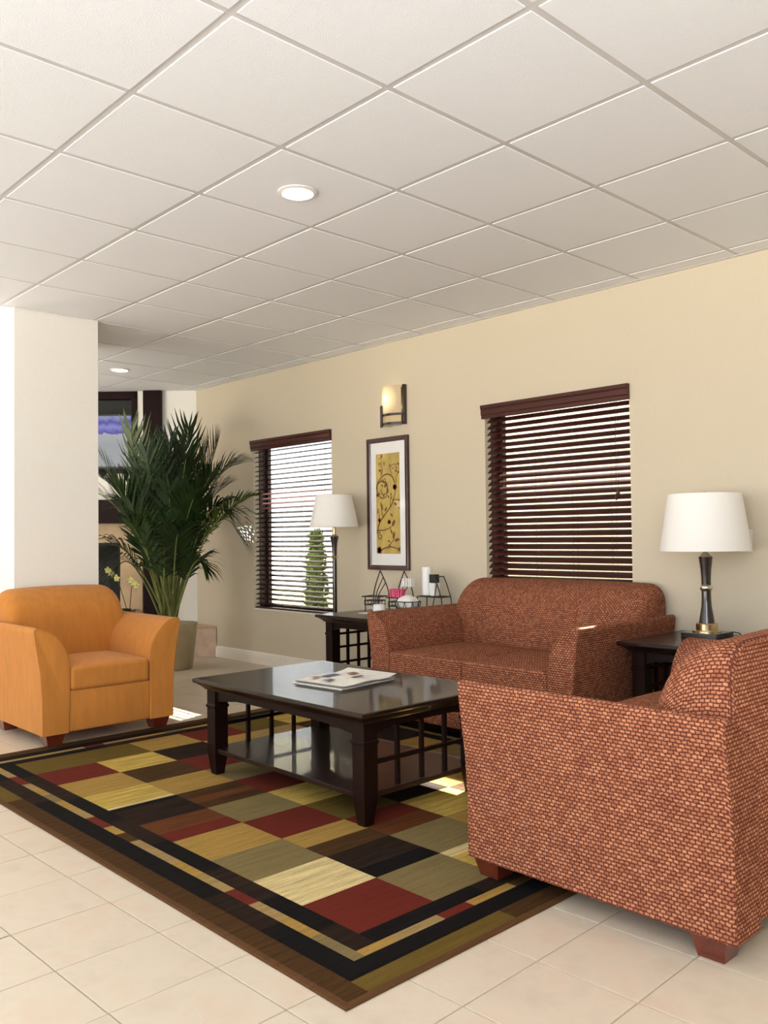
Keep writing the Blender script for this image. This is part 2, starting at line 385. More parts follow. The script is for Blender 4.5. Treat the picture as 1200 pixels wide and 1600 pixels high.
# floor
FL = struct('floor', MB().box((E1.x, YB-.2, -.12), (XR, WALL+.02, -.006)), M['grout'])
FROT, FP, FX, FY = .026, .3085, -1.166*1.53, 0
fx0, fy0 = -1.784, 1.2745   # one grid crossing
import itertools
tl = MB().box((-.1525, -.1525, -.02), (.1525, .1525, 0), .0025).build('floor_tile', M['tile'], FL); tl.location = (fx0, fy0, -100)
cs, sn = math.cos(FROT), math.sin(FROT)
RUG = (-4.965, -1.675, 1.375, 3.80)
def on_rug(x, y): return RUG[0]-.06 < x < RUG[1]+.06 and RUG[2]-.06 < y < RUG[3]+.06
rest = MB(); ntile = 0; first = True
for a, b in itertools.product(range(-40, 28), range(-22, 16)):
    u, v = (a+.5)*FP, (b+.5)*FP
    x, y = fx0+cs*u-sn*v, fy0+sn*u+cs*v
    if not (E1.x+.05 < x < XR-.1 and YB+.1 < y < WALL-.14):
        if not (E1.x-.1 < x < XR+.1 and YB-.1 < y < WALL+.12): continue
        vis = False
    else:
        q = project((x, y, 0)); vis = q is not None and -90 < q[0] < 1290 and q[1] < 1720
        if RUG[0]+.2 < x < RUG[1]-.2 and RUG[2]+.2 < y < RUG[3]-.2: vis = False
        if x < -5.5 and y < 2.0 or x < -7.6: vis = False
        if y > 3.4 and x > -4.8: vis = False
    if vis:
        o = tl if first else copy_obj(tl)
        first = False; o.location = (x, y, random.uniform(-.0006, .0006)); o.rotation_euler = (0, 0, FROT); ntile += 1
    else:
        h = .1525; c4 = [(-h, -h), (h, -h), (h, h), (-h, h)]
        rest.add([(x+cs*p-sn*q_, y+sn*p+cs*q_, 0) for p, q_ in c4], [(0, 1, 2, 3)])
o = rest.build('floor_tile_field', M['tile'], FL); o['kind'] = 'stuff'

# ceiling: dropped grid of lay-in tiles
gx0, gy0, GP = -1.4924, 1.3368, .61
CE = struct('ceiling', MB().box((E1.x, YB, CEIL+.03), (XR, WALL, CEIL+.06)), M['grid'])
barA = MB(); 
def clip_tile(x0, x1, y0, y1):
    return max(x0, E1.x), min(x1, XR), max(y0, YB), min(y1, WALL-.02)
CANS = {(2, 1), (9, 3)}
th = GP/2-.0135
ct = MB().box((-th, -th, -.0), (th, th, .02), .001).build('ceiling_tile', M['ceiling_tile'], CE)
def holed_tile():
    mb = MB(); n = 32; rr = .072; out = []; inn = []
    for k in range(n):
        an = 2*pi*k/n; cx_, cy_ = math.cos(an), math.sin(an); s_ = th/max(abs(cx_), abs(cy_)); out.append((cx_*s_, cy_*s_)); inn.append((cx_*rr, cy_*rr))
    mb.rings([[(x, y, .02) for x, y in out], [(x, y, 0) for x, y in out], [(x, y, 0) for x, y in inn], [(x, y, .02) for x, y in inn]], False, False)
    return mb.build('ceiling_tile', M['ceiling_tile'], CE)
ht = holed_tile(); hfirst = True; first = True; crest = MB()
for i, j in itertools.product(range(-8, 17), range(-9, 6)):
    x1, x0 = gx0-GP*i, gx0-GP*(i+1); y0, y1 = gy0+GP*j, gy0+GP*(j+1)
    cx_, cy_ = (x0+x1)/2, (y0+y1)/2
    if (i, j) in CANS:
        o = ht if hfirst else copy_obj(ht); hfirst = False; o.location = (cx_, cy_, CEIL); continue
    X0, X1, Y0, Y1 = clip_tile(x0+.0135, x1-.0135, y0+.0135, y1-.0135)
    if X1-X0 < .02 or Y1-Y0 < .02: continue
    q = [project((a, b, CEIL)) for a in (x0, x1) for b in (y0, y1)]
    q = [p for p in q if p]
    vis = bool(q) and max(p[0] for p in q) > -30 and min(p[0] for p in q) < 1230 and max(p[1] for p in q) > -30
    if x1 < -5.76 and y1 < 2.1: vis = False
    if vis and X1-X0 > .57 and Y1-Y0 > .57:
        o = ct if first else copy_obj(ct); first = False
        o.location = (cx_, cy_, CEIL+random.uniform(0, .0012)); o.rotation_euler = (random.uniform(-.0008, .0008), random.uniform(-.0008, .0008), 0)
    elif vis:
        MB().box((X0, Y0, CEIL), (X1, Y1, CEIL+.02), .002).build('ceiling_tile', M['ceiling_tile'], CE)
    else: crest.box((X0, Y0, CEIL), (X1, Y1, CEIL+.02))
o = crest.build('ceiling_tile_field', M['ceiling_tile'], CE); o['kind'] = 'stuff'
for j in range(-8, 6):
    y = gy0+GP*j; MB().box((E1.x, y-.014, CEIL+.0035), (XR, y+.014, CEIL+.03)).build('grid_bar', M['grid'], CE)
for i in range(-7, 16):
    x = gx0-GP*i; MB().box((x-.014, YB, CEIL+.0037), (x+.014, WALL, CEIL+.03)).build('grid_bar', M['grid'], CE)
MB().box((E1.x, WALL-.022, CEIL-.002), (XR, WALL, CEIL+.02)).build('wall_angle', M['grid'], CE)

# ------------------------------------------------------------------ downlights
lamp_d = bpy.data.lights.new('downlight_glow', 'POINT'); lamp_d.energy = CAN_W; lamp_d.color = (1, .84, .58); lamp_d.shadow_soft_size = .02
def downlight(i, j, label):
    c = (gx0-GP*(i+.5), gy0+GP*(j+.5), CEIL)
    t = thing('downlight', label, 'light', c)
    MB().lathe([(.086, -.001), (.086, -.005), (.068, -.009), (.064, -.004), (.064, 0), (.070, 0)], n=40, cap0=False, cap1=False).build('trim_ring', M['white_plastic'], t, smooth=40)
    MB().lathe([(.064, -.004), (.060, .03), (.05, .08), (.036, .11)], n=32, cap0=False, cap1=False).build('reflector', M['gold_refl'], t, smooth=60)
    MB().lathe([(.036, .109), (.034, .085), (.022, .072), (.001, .068)], n=24, cap1=False).build('bulb', M['bulb'], t, smooth=60)
    l = bpy.data.objects.new('downlight_glow', lamp_d); COL.objects.link(l); l.parent = t; l.location = (0, 0, .04)
downlight(2, 1, 'lit recessed ceiling downlight nearest the camera, above the coffee table')
downlight(9, 3, 'small lit recessed downlight at the far end of the ceiling, above the palm')
# added unseen spots, as if more downlights lit the rest of the room
sp_d = bpy.data.lights.new('unseen_downlight', 'SPOT'); sp_d.energy = CAN_W*.8; sp_d.color = (1, .84, .58); sp_d.spot_size = 2.4; sp_d.spot_blend = .8; sp_d.shadow_soft_size = .05
for i, j in ((9, -1), (12, 1), (-4, 1), (-4, -3), (2, -3)):
    l = bpy.data.objects.new('unseen_downlight', sp_d); COL.objects.link(l); l.location = (gx0-GP*(i+.5), gy0+GP*(j+.5), CEIL-.02)

# ------------------------------------------------------------------ windows and blinds
def window(idx, W):
    x0, x1, z0, z1 = W
    mb = MB(); y0, y1 = WALL+.062, WALL+.16; t = .012
    mb.box((x0, y0, z0), (x0+t, y1, z1)); mb.box((x1-t, y0, z0), (x1, y1, z1)); mb.box((x0, y0, z1-t), (x1, y1, z1)); mb.box((x0, y0, z0), (x1, y1, z0+t))
    for a, b, c, d in ((x0, x0+.05, z0, z1), (x1-.05, x1, z0, z1), (x0, x1, z1-.05, z1), (x0, x1, z0, z0+.05)): mb.box((a, y1-.03, c), (b, y1+.005, d))
    o = struct('window_%d' % idx, mb, M['bronze_frame'])
    p = MB().box((x0+.03, WALL+.142, z0+.03), (x1-.03, WALL+.146, z1-.03)).build('pane', M['glass'], o)
    MB().box((x0, WALL+.001, z0-.02), (x1, WALL+.062, z0+.012), .003).build('sill', M['sill'], o)
    return o
window(1, W2); window(2, W1)
def blind(W, tilt, label, n_cord):
    x0, x1, z0, z1 = W; cx_ = (x0+x1)/2; hw = (x1-x0)/2
    t = thing('window_blind', label, 'blind', (cx_, WALL+.035, z0))
    H = z1-z0
    # valance with a moulded face
    prof = [(-.052, H-.092), (-.052, H-.07), (-.058, H-.06), (-.058, H-.03), (-.064, H-.018), (-.064, H+.002), (-.030, H+.002), (-.030, H-.092)]
    MB().prism(prof, 'x', -hw-.018, hw+.004).build('valance', M['blind'], t)
    MB().box((-hw+.006, -.024, H-.06), (hw-.006, .024, H-.005)).build('head_rail', M['blind'], t)
    sp = .0437; z = H-.105; sl = None; c_, s_ = math.cos(tilt), math.sin(tilt)
    while z > .055:
        if sl is None:
            pr_ = [(-.025, -.0015), (-.012, .0006), (0, .0012), (.012, .0006), (.025, -.0015), (.025, .0012), (.012, .0033), (0, .0039), (-.012, .0033), (-.025, .0012)]
            # inner (room) edge low, outer edge high
            pr_ = [(y*c_-zz*s_, y*s_+zz*c_) for y, zz in pr_]
            sl = MB().prism(pr_, 'x', -hw+.006, hw-.006).build('slat', M['blind'], t); o = sl
        else: o = copy_obj(sl)
        o.location = (0, 0, z); o.rotation_euler = (random.uniform(-.012, .012), random.uniform(-.0012, .0012), 0); z -= sp
    zb = z+sp-.03
    MB().box((-hw+.006, -.026, zb-.022), (hw-.006, .026, zb), .003).build('bottom_rail', M['blind'], t)
    for k in range(n_cord):
        xx = -hw+.14+(2*hw-.28)*k/(n_cord-1)
        mb = MB()
        for yy in (-.0262, .0262): mb.tube([(xx, yy, H-.06), (xx, yy, zb)], .0011, 4)
        mb.build('ladder_cord', M['cord'], t)
    mb = MB().tube([(hw-.10, -.034, H-.09), (hw-.10, -.036, H-.65)], .0014, 4).tube([(hw-.085, -.034, H-.09), (hw-.085, -.036, H-.62)], .0014, 4)
    mb.build('pull_cord', M['cord'], t)
    mb = MB()
    for xx, zz in ((hw-.10, H-.65), (hw-.085, H-.62)): mb.lathe([(.003, zz), (.006, zz-.012), (.010, zz-.04), (.004, zz-.045)], (xx, -.037, 0), 10)
    mb.build('tassel', M['blind'], t, smooth=40)
blind(W2, math.radians(19), 'dark wood slat blind on the smaller looking far window beside the palm', 4)
blind(W1, math.radians(41), 'dark wood slat blind on the window above the red loveseat', 4)

# ------------------------------------------------------------------ upholstered seats
def seat_unit(name, label, cat, loc, rz, W, D, ncush, fab, seam, arm_h, back_h, seat_h):
    """front faces local -y; W over the arm bases, D front to rear"""
    t = thing(name, label, cat, loc, rz)
    aw, z0, fl, yf, yr = .15, .075, .045, -D/2, D/2
    hw = W/2
    # arms: swept profile with flared, rolled top
    for s in (-1, 1):
        A = arm_h
        inner = [(-aw, z0), (-aw, .22), (-aw, A-.24), (-aw+.004, A-.19), (-aw+.018, A-.135), (-aw+.045, A-.085), (-aw+.085, A-.040), (-aw+.125, A-.014), (-aw+.165, A-.001)]
        tip = [(fl-.012, A), (fl-.002, A-.006), (fl+.003, A-.018), (fl, A-.035)]
        outer = [(fl-.012, A-.12), (.012, A-.25), (.002, .28), (0, z0)]
        pr_ = [(s*(hw+x), z) for x, z in inner+tip+outer]
        L = [0]
        for p, q in zip(pr_, pr_[1:]): L.append(L[-1]+math.hypot(p[0]-q[0], p[1]-q[1]))
        L.append(L[-1]+.15)
        cxm = s*(hw-aw*.42); 
        stations = [(yf+.000, .985), (yf+.006, .996), (yf+.016, 1.0)]+[(yf+D*k/8, 1.0) for k in range(1, 8)]+[(yr-.012, 1.0), (yr, .985)]
        rg = [[(cxm+(x-cxm)*(.94 if sc < .99 else sc), y, z-(.008 if sc < .99 else 0)*(1 if z > .4 else 0)) for x, z in pr_] for y, sc in stations]
        mb = MB(); ys = [st[0] for st in stations]
        mb.rings(rg, uv=lambda a, b: (ys[min(a, len(ys)-1)], L[b] if s > 0 else L[b]))
        mb.build('armrest', fab, t, smooth=35, boxuv=True)
        if ncush == 1: MB().tube([(x, yf+.003, z) for x, y, z in rg[1][1:]], .0028, 5).build('piping', fab, t, smooth=60)
    # body below the cushions
    iw = hw-aw
    v, f = rounded_box((iw+.004, (D-.06)/2, (seat_h-.135-z0)/2), .014, 0, 2, 2)
    zc = (seat_h-.135+z0)/2
    MB().add([(x, y-.024, z+zc) for x, y, z in v], f).build('seat_base', fab, t, smooth=40, boxuv=True)
    # back: rounded shoulders, deep front roll
    BT = .225; bw = hw-.015; rad = .10
    yb0, yb1 = yr-.004, yr-BT
    n = 10
    def outline(dx, dz, y, lean):
        a, tp = bw-dx, back_h-dz; r = max(rad-.25*dx, .05); pts = [(-a, y, z0+.02), (-a, y, .3), (-a, y, seat_h)]
        for k in range(n+1):
            an = pi-(pi/2)*k/n; pts.append((-(a-r)+r*math.cos(an), y, tp-r+r*math.sin(an)))
        pts += [(-(a-r)*.5, y, tp+.006), (0, y, tp+.008), ((a-r)*.5, y, tp+.006)]
        for k in range(n+1):
            an = pi/2-(pi/2)*k/n; pts.append(((a-r)+r*math.cos(an), y, tp-r+r*math.sin(an)))
        pts += [(a, y, seat_h), (a, y, .3), (a, y, z0+.02)]
        return [(x, yy+lean*max(0, (back_h-z))*.0, z) for x, yy, z in pts]
    rg = [outline(.012, .014, yb0, 0), outline(.004, .004, yb0-.006, 0), outline(0, 0, yb0-.016, 0)]
    R1 = .205
    for k in range(0, 9):
        an = (pi/2)*k/8
        rg.append(outline(.04*(1-math.cos(an)), .165*(1-math.cos(an)), yb1+R1-R1*math.sin(an), 0))
    # let the front face rake: lower part comes forward
    rk = []
    for a, r in enumerate(rg):
        wgt = max(0, min(1, (yb0-r[0][1]-.05)/(BT-.05)))
        rk.append([(x, y-wgt*.06*max(0, min(1, (back_h-z)/.45)), z) for x, y, z in r])
    nb = len(rk[0]); ol = [0.0]*(nb+1); dp = [[0.0]*(nb+1) for _ in rk]
    dist = lambda p, q: math.dist(p, q)
    for b in range(1, nb): ol[b] = ol[b-1]+dist(rk[2][b], rk[2][b-1])
    ol[nb] = ol[nb-1]+1
    for a in range(1, len(rk)):
        for b in range(nb+1): dp[a][b] = dp[a-1][b]+dist(rk[a][b % nb], rk[a-1][b % nb])
    MB().rings(rk, uv=lambda a, b: (dp[a][b], ol[b])).build('backrest', fab, t, smooth=50, boxuv=True)
    # piping along the rear edge of the back
    MB().tube([(x*1.001, y, z+.001) for x, y, z in rk[1]], .0022, 5).build('piping', seam, t, smooth=60)
    # cushions
    cw = (2*iw)/ncush; cy0, cy1 = yf-.006, yr-BT-.045; ch = .07
    for k in range(ncush):
        v, f = rounded_box((cw/2-.003, (cy1-cy0)/2, ch), .026, .022, 4, 6)
        cxx = -iw+cw*(k+.5)
        MB().add([(x+cxx, y+(cy0+cy1)/2, z+seat_h-ch) for x, y, z in v], f).build('seat_cushion', fab, t, smooth=50, boxuv=True)
    for sx in (-1, 1):
        for sy in (-1, 1):
            cx_, cy_ = sx*(hw-.075), (yf+.062 if sy < 0 else yr-.092)
            wx, wy = loc[0]+cx_*math.cos(rz)-cy_*math.sin(rz), loc[1]+cx_*math.sin(rz)+cy_*math.cos(rz)
            MB().frustum((cx_, cy_), (.038, .038), (.056, .056), .0085 if on_rug(wx, wy) else .0006, z0+.004).build('leg', M['mahogany'], t)
    return t
seat_unit('armchair', 'orange microfibre armchair in front of the pale pillar', 'armchair', (-5.315, 2.275, 0), pi/2, .79, .83, 1, M['orange'], M['orange_seam'], .675, .86, .445)
seat_unit('loveseat', 'red basket weave loveseat against the wall under the blind', 'sofa', (-3.295, 4.03, 0), 0, 1.49, .96, 2, M['weave'], M['weave_seam'], .695, .87, .465)
seat_unit('loveseat', 'red basket weave loveseat seen from its side, on the corner of the rug', 'sofa', (-1.54, 2.945, 0), -pi/2, 1.50, .95, 2, M['weave'], M['weave_seam'], .675, .87, .465)

# ------------------------------------------------------------------ rug
rx0, rx1, ry0, ry1 = RUG
CLR = dict(red=(.115, .017, .010), cream=(.58, .46, .22), yel=(.48, .33, .075), gold=(.33, .20, .05), olive=(.18, .135, .055), olv2=(.115, .075, .015),
           rust=(.11, .036, .011), brown=(.060, .028, .009), dark=(.020, .011, .007), black=(.006, .005, .005), tan=(.30, .20, .08), bind=(.10, .047, .018))
ROWS = ["red cream olive gold rust dark yel gold red olv2", "olive dark brown red olive brown gold brown yel olv2", "yel olive rust olv2 yel red olive red dark gold",
        "tan gold yel dark olive brown red olv2 gold red", "red olive brown gold dark yel olive rust tan olv2", "gold brown yel red olive gold dark olv2 brown yel"]
STR = dict(red=.25, cream=.7, yel=.85, gold=.5, olive=.35, olv2=.5, rust=.6, brown=.9, dark=.9, black=.8, tan=.5, bind=.3)
xs_in = [rx1-.28-(rx1-rx0-.56)*k/10 for k in range(11)]; ys_in = [ry0+.28+(ry1-ry0-.56)*k/6 for k in range(7)]
rmb = MB(); rcol = []
ZR = .007
def rq(xa, xb, ya, yb, c, jig=0):
    rmb.add([(xa, ya, ZR), (xb, ya, ZR), (xb, yb, ZR), (xa, yb, ZR)], [(0, 1, 2, 3)]); rcol.append((*CLR[c], STR[c]))
def band(d0, d1, cols, seg):     # rectangular ring between insets d0 and d1, split in segments
    k = 0
    def pick():
        nonlocal k; k += 1; return cols[k % len(cols)]
    for side in range(4):
        if side == 0: L, fn = (rx0+d0, rx1-d0), lambda a, b, c: rq(a, b, ry0+d0, ry0+d1, c)
        if side == 1: L, fn = (ry0+d1, ry1-d1), lambda a, b, c: rq(rx1-d1, rx1-d0, a, b, c)
        if side == 2: L, fn = (rx0+d0, rx1-d0), lambda a, b, c: rq(a, b, ry1-d1, ry1-d0, c)
        if side == 3: L, fn = (ry0+d1, ry1-d1), lambda a, b, c: rq(rx0+d0, rx0+d1, a, b, c)
        p = L[0]
        while p < L[1]-1e-6:
            q = min(L[1], p+seg*random.uniform(.7, 1.3))
            if L[1]-q < seg*.4: q = L[1]
            fn(p, q, pick()); p = q
band(.0, .018, ['bind'], 9); band(.018, .088, ['brown', 'brown', 'olv2', 'brown', 'brown'], .5)
band(.088, .165, ['black', 'black', 'dark', 'black'], .45)
band(.165, .205, ['tan', 'gold', 'tan', 'red', 'tan', 'gold', 'olive', 'gold', 'tan', 'red', 'gold', 'brown', 'tan'], .16)
band(.205, .28, ['dark', 'black', 'dark', 'black'], .4)
for r in range(6):
    for c, nm in enumerate(ROWS[r].split()): rq(xs_in[c], xs_in[c+1], ys_in[r], ys_in[r+1], nm)
# accents: bright or dark weft stripes inside some cells
for r, c, f0, f1, nm in ((0, 6, .0, .1, 'cream'), (0, 5, .85, 1, 'black'), (1, 1, 0, .35, 'black'), (1, 2, .45, 1, 'gold'), (0, 1, .6, 1, 'cream'), (0, 4, 0, .4, 'red'), (1, 5, .3, .6, 'rust'), (2, 0, .8, 1, 'cream'), (2, 2, .5, 1, 'red')):
    a, b = xs_in[c], xs_in[c+1]; rq(a+(b-a)*f0, a+(b-a)*f1, ys_in[r], ys_in[r+1], nm)
    for i in range(4): rmb.v[-1-i] = (rmb.v[-1-i][0], rmb.v[-1-i][1], ZR+.0006)
# sides
o0 = len(rmb.f)
e = .004
outer_b = [(rx0-e, ry0-e, .001), (rx1+e, ry0-e, .001), (rx1+e, ry1+e, .001), (rx0-e, ry1+e, .001)]
mid = [(x, y, .005) for x, y, z in outer_b]; top = [(rx0, ry0, ZR), (rx1, ry0, ZR), (rx1, ry1, ZR), (rx0, ry1, ZR)]
rmb.rings([outer_b, mid, top], True, False)
while len(rcol) < len(rmb.f): rcol.append((*CLR['bind'], .3))
rug = rmb.build('rug', M['rug'])
ca = rug.data.color_attributes.new('Col', 'FLOAT_COLOR', 'CORNER')
for p in rug.data.polygons:
    for li in p.loop_indices: ca.data[li].color = rcol[p.index]
tag(rug, 'patchwork rug of red, gold, olive and brown rectangles under the coffee table', 'rug')

# ------------------------------------------------------------------ dark tables
def table(name, label, x0, x1, y0, y1, H, shelf_z, over, leg, ap, nv, hz, group=None):
    """x0..x1, y0..y1 = legs' outer faces"""
    cx_, cy_ = (x0+x1)/2, (y0+y1)/2; t = thing(name, label, 'table', (cx_, cy_, 0), 0, group)
    hx, hy = (x1-x0)/2, (y1-y0)/2; ES = M['espresso']
    mb = MB(); lv = [(over, 0), (over, -.012), (over-.004, -.018), (over*.72, -.022), (over*.42, -.034), (over*.2, -.046), (.008, -.05)]
    rg = []
    for d, dz in lv: rg.append([(sx*(hx+d), sy*(hy+d), H+dz) for sx, sy in ((-1, -1), (1, -1), (1, 1), (-1, 1))])
    rg.insert(0, [(sx*(hx+over-.006), sy*(hy+over-.006), H+.003) for sx, sy in ((-1, -1), (1, -1), (1, 1), (-1, 1))])
    mb.rings(rg).build('tabletop', M['espresso_top'], t)
    zt = H-.05
    for sx in (-1, 1):
        for sy in (-1, 1):
            cx, cy = sx*(hx-leg/2), sy*(hy-leg/2); h2 = leg/2; mb = MB()
            mb.rings([[(cx+a*h2*k, cy+b*h2*k, z) for a, b in ((-1, -1), (1, -1), (1, 1), (-1, 1))] for k, z in ((.62, 0), (.70, .02), (.97, .10), (1, .13), (1, zt-ap-.035), (1.12, zt-ap-.03), (1.12, zt-ap-.02), (1, zt-ap-.015), (1, zt))])
            mb.build('leg', ES, t)
    def apron(L):    # arched rail profile along length
        n = 12; pts = [(-L, zt), (-L, zt-ap)]
        for k in range(1, n): u = -L+2*L*k/n; pts.append((u, zt-ap+min(.022, .06*(1-abs(u)/L)) if True else 0))
        return pts+[(L, zt-ap), (L, zt)]
    Lx, Ly = hx-leg, hy-leg
    for s in (-1, 1):
        MB().prism(apron(Lx), 'y', s*(hy-.012), s*(hy-.032)).build('apron', ES, t)
        MB().prism(apron(Ly), 'x', s*(hx-.012), s*(hx-.032)).build('apron', ES, t)
    MB().box((-hx+.012, -hy+.012, shelf_z-.022), (hx-.012, hy-.012, shelf_z), .003).build('shelf', M['espresso_top'], t)
    for s in (-1, 1):
        xx = s*(hx-leg/2)
        for k in range(nv):
            yy = -Ly+2*Ly*(k+1)/(nv+1)
            MB().box((xx-.008, yy-.009, shelf_z-.002), (xx+.008, yy+.009, zt-ap+.025)).build('spindle', ES, t)
        for z in hz: MB().box((xx-.007, -Ly-.004, z-.008), (xx+.007, Ly+.004, z+.008)).build('lattice_rail', ES, t)
    return t
table('coffee_table', 'dark espresso coffee table with a low shelf standing on the rug', -3.80, -2.62, 2.255, 2.965, .463, .128, .052, .072, .055, 3, (.24,))
bz = ZR+.0008
bpy.data.objects['coffee_table'].location.z = bz
table('end_table', 'dark end table left of the wall loveseat, holding the wire racks', -4.90, -4.29, 3.87, 4.42, .607, .14, .055, .072, .06, 3, (.26, .37, .465), None)
table('end_table', 'dark end table in the corner between the two loveseats, under the lamp', -2.42, -1.83, 3.90, 4.45, .607, .14, .055, .072, .06, 3, (.26, .37, .465), None)

# ------------------------------------------------------------------ newspaper
t = thing('newspaper', 'folded newspaper lying on the coffee table', 'newspaper', (-3.218, 2.65, .463+bz+.0032), math.radians(96))
nt_ = t
for k in range(5):
    hx, hy = .182-.004*k*(k % 2), .165-.003*(k % 3); mb = MB(); g = 8; vs = []; z = .004+k*.0036
    for i in range(g+1):
        for j in range(g+1):
            x = -hx+2*hx*i/g; y = -hy+2*hy*j/g
            vs.append((x+.004*(k % 2), y-.003*k, z+.0035*math.sin(i*1.1+k)*(.3+.15*k)+(.010*max(0, (i-5)/3)**2 if k == 4 else 0)))
    fs = [(i*(g+1)+j, (i+1)*(g+1)+j, (i+1)*(g+1)+j+1, i*(g+1)+j+1) for i in range(g) for j in range(g)]
    mb.add(vs, fs).build('sheet', M['news'] if k == 4 else M['paper'], t, smooth=60)
MB().box((-.182, -.162, 0), (.176, .162, .0045), .001).build('folded_section', M['black_plastic'] if False else M['news'], t)
pics = [(-.02, .07, .09, .045, (.10, .16, .22)), (.09, .03, .05, .04, (.30, .13, .06)), (-.12, -.02, .05, .035, (.16, .14, .13)), (.03, -.06, .07, .02, (.05, .05, .06)), (-.1, .09, .04, .03, (.4, .22, .08))]
for x, y, a, b, c in pics:
    mt = plain('printed_picture', c, .8, var=.6, nscale=45)
    MB().box((x-a/2, y-b/2, .0240), (x+a/2, y+b/2, .0248)).build('printed_picture', mt, t)

# ------------------------------------------------------------------ lamps
def shade(t, z0, z1, r0, r1):
    MB().lathe([(r0, z0), (r0+.001, z0+.004), (r1+.001, z1-.004), (r1, z1), (r1-.004, z1), (r0-.004, z0)], n=48, cap0=False, cap1=False).build('lamp_shade', M['shade'], t, smooth=30)
    mb = MB()
    mb.tube([(0, 0, z0-.04), (0, 0, z1-.02)], .004, 6)
    for k in range(3): mb.tube([(0, 0, z1-.02), ((r1-.004)*math.cos(2.1*k), (r1-.004)*math.sin(2.1*k), z1-.006)], .0018, 5)
    mb.lathe([(.001, z0+.02), (.02, z0+.03), (.03, z0+.07), (.022, z0+.10), (.014, z0+.12)], n=14)
    mb.build('harp', M['brass'], t)
    MB().lathe([(.004, z1-.02), (.009, z1-.01), (.009, z1+.0), (.003, z1+.012)], n=12).build('finial', M['brass'], t, smooth=40)
t = thing('table_lamp', 'dark table lamp with a white drum shade on the corner end table', 'lamp', (-2.20, 4.28, .6102))
MB().box((-.098, -.098, 0), (.098, .098, .03), .004).build('plinth', M['lamp_dark'], t)
MB().lathe([(.075, .03), (.075, .036), (.056, .04), (.056, .072), (.052, .076)], n=36).build('base_collar', M['brass'], t, smooth=35)
MB().lathe([(.040, .074), (.036, .105), (.027, .16), (.0245, .20), (.024, .245)], n=28).build('lower_body', M['lamp_dark'], t, smooth=60)
MB().lathe([(.024, .243), (.027, .246), (.033, .256), (.033, .266), (.027, .276), (.024, .278)], n=28).build('ring', M['nickel'], t, smooth=60)
MB().lathe([(.024, .276), (.0245, .31), (.028, .36), (.035, .415), (.036, .424)], n=28).build('upper_body', M['lamp_dark'], t, smooth=60)
MB().lathe([(.030, .423), (.028, .43), (.012, .445), (.010, .47)], n=24).build('neck', M['nickel'], t, smooth=50)
shade(t, .455, .755, .232, .187)
MB().tube([(.09, .02, .012), (.13, .03, .035), (.16, .035, .03), (.165, .06, .006), (.15, .14, .004)], .003, 6).build('power_cord', M['black_plastic'], t, smooth=60)
t = thing('floor_lamp', 'slim dark floor lamp with a white shade in front of the far window', 'lamp', (-5.325, 4.30, 0))
MB().lathe([(.14, 0), (.14, .012), (.12, .02), (.03, .03), (.018, .05)], n=36).build('base', M['lamp_dark'], t, smooth=40)
MB().lathe([(.018, .04), (.0185, .99)], n=18).build('pole', M['lamp_dark'], t, smooth=60)
MB().lathe([(.019, .988), (.023, .992), (.029, 1.0), (.023, 1.01), (.019, 1.014)], n=20).build('ring', M['brass'], t, smooth=60)
MB().lathe([(.019, 1.012), (.020, 1.07), (.025, 1.12), (.033, 1.155), (.034, 1.165)], n=20).build('upper_body', M['lamp_dark'], t, smooth=60)
MB().lathe([(.030, 1.163), (.026, 1.172), (.014, 1.18), (.011, 1.26)], n=18).build('neck', M['brass'], t, smooth=50)
shade(t, 1.238, 1.49, .192, .140)

# ------------------------------------------------------------------ sconce and picture
t = thing('wall_sconce', 'lit amber glass sconce above the framed print', 'light', (-4.868, WALL, 2.012))
mb = MB().box((.112, -.030, .0), (.132, -.0005, .305), .003); mb.box((-.10, -.012, .02), (.112, -.0005, .285)); mb.build('frame', M['lamp_dark'], t)
def arc(r, a0, a1, n, cy): return [(r*math.sin(a0+(a1-a0)*k/n), cy-r*math.cos(a0+(a1-a0)*k/n)) for k in range(n+1)]
def strip(r, w_, a0, a1): return arc(r, a0, a1, 14, .085)+list(reversed(arc(r-w_, a0, a1, 14, .085)))
MB().prism(strip(.165, .005, -.72, .72), 'z', .022, .300).build('glass_shade', M['sconce_glass'], t, smooth=40)
MB().prism(strip(.174, .008, -.80, .76), 'z', .070, .088).build('band', M['lamp_dark'], t)
MB().prism(strip(.174, .17, -.72, .72), 'z', .0, .020).build('bottom_plate', M['lamp_dark'], t)
mb = MB()
for a_ in (-.50, -.36):
    px_, py_ = .178*math.sin(a_), .085-.178*math.cos(a_); mb.box((px_-.0055, py_-.005, -.012), (px_+.0055, py_+.005, .155))
mb.build('upright_bars', M['lamp_dark'], t)
sl_ = bpy.data.lights.new('sconce_glow', 'POINT'); sl_.energy = .25; sl_.color = (1, .8, .5); sl_.shadow_soft_size = .02
so = bpy.data.objects.new('sconce_glow', sl_); COL.objects.link(so); so.parent = t; so.location = (0, -.045, .15)

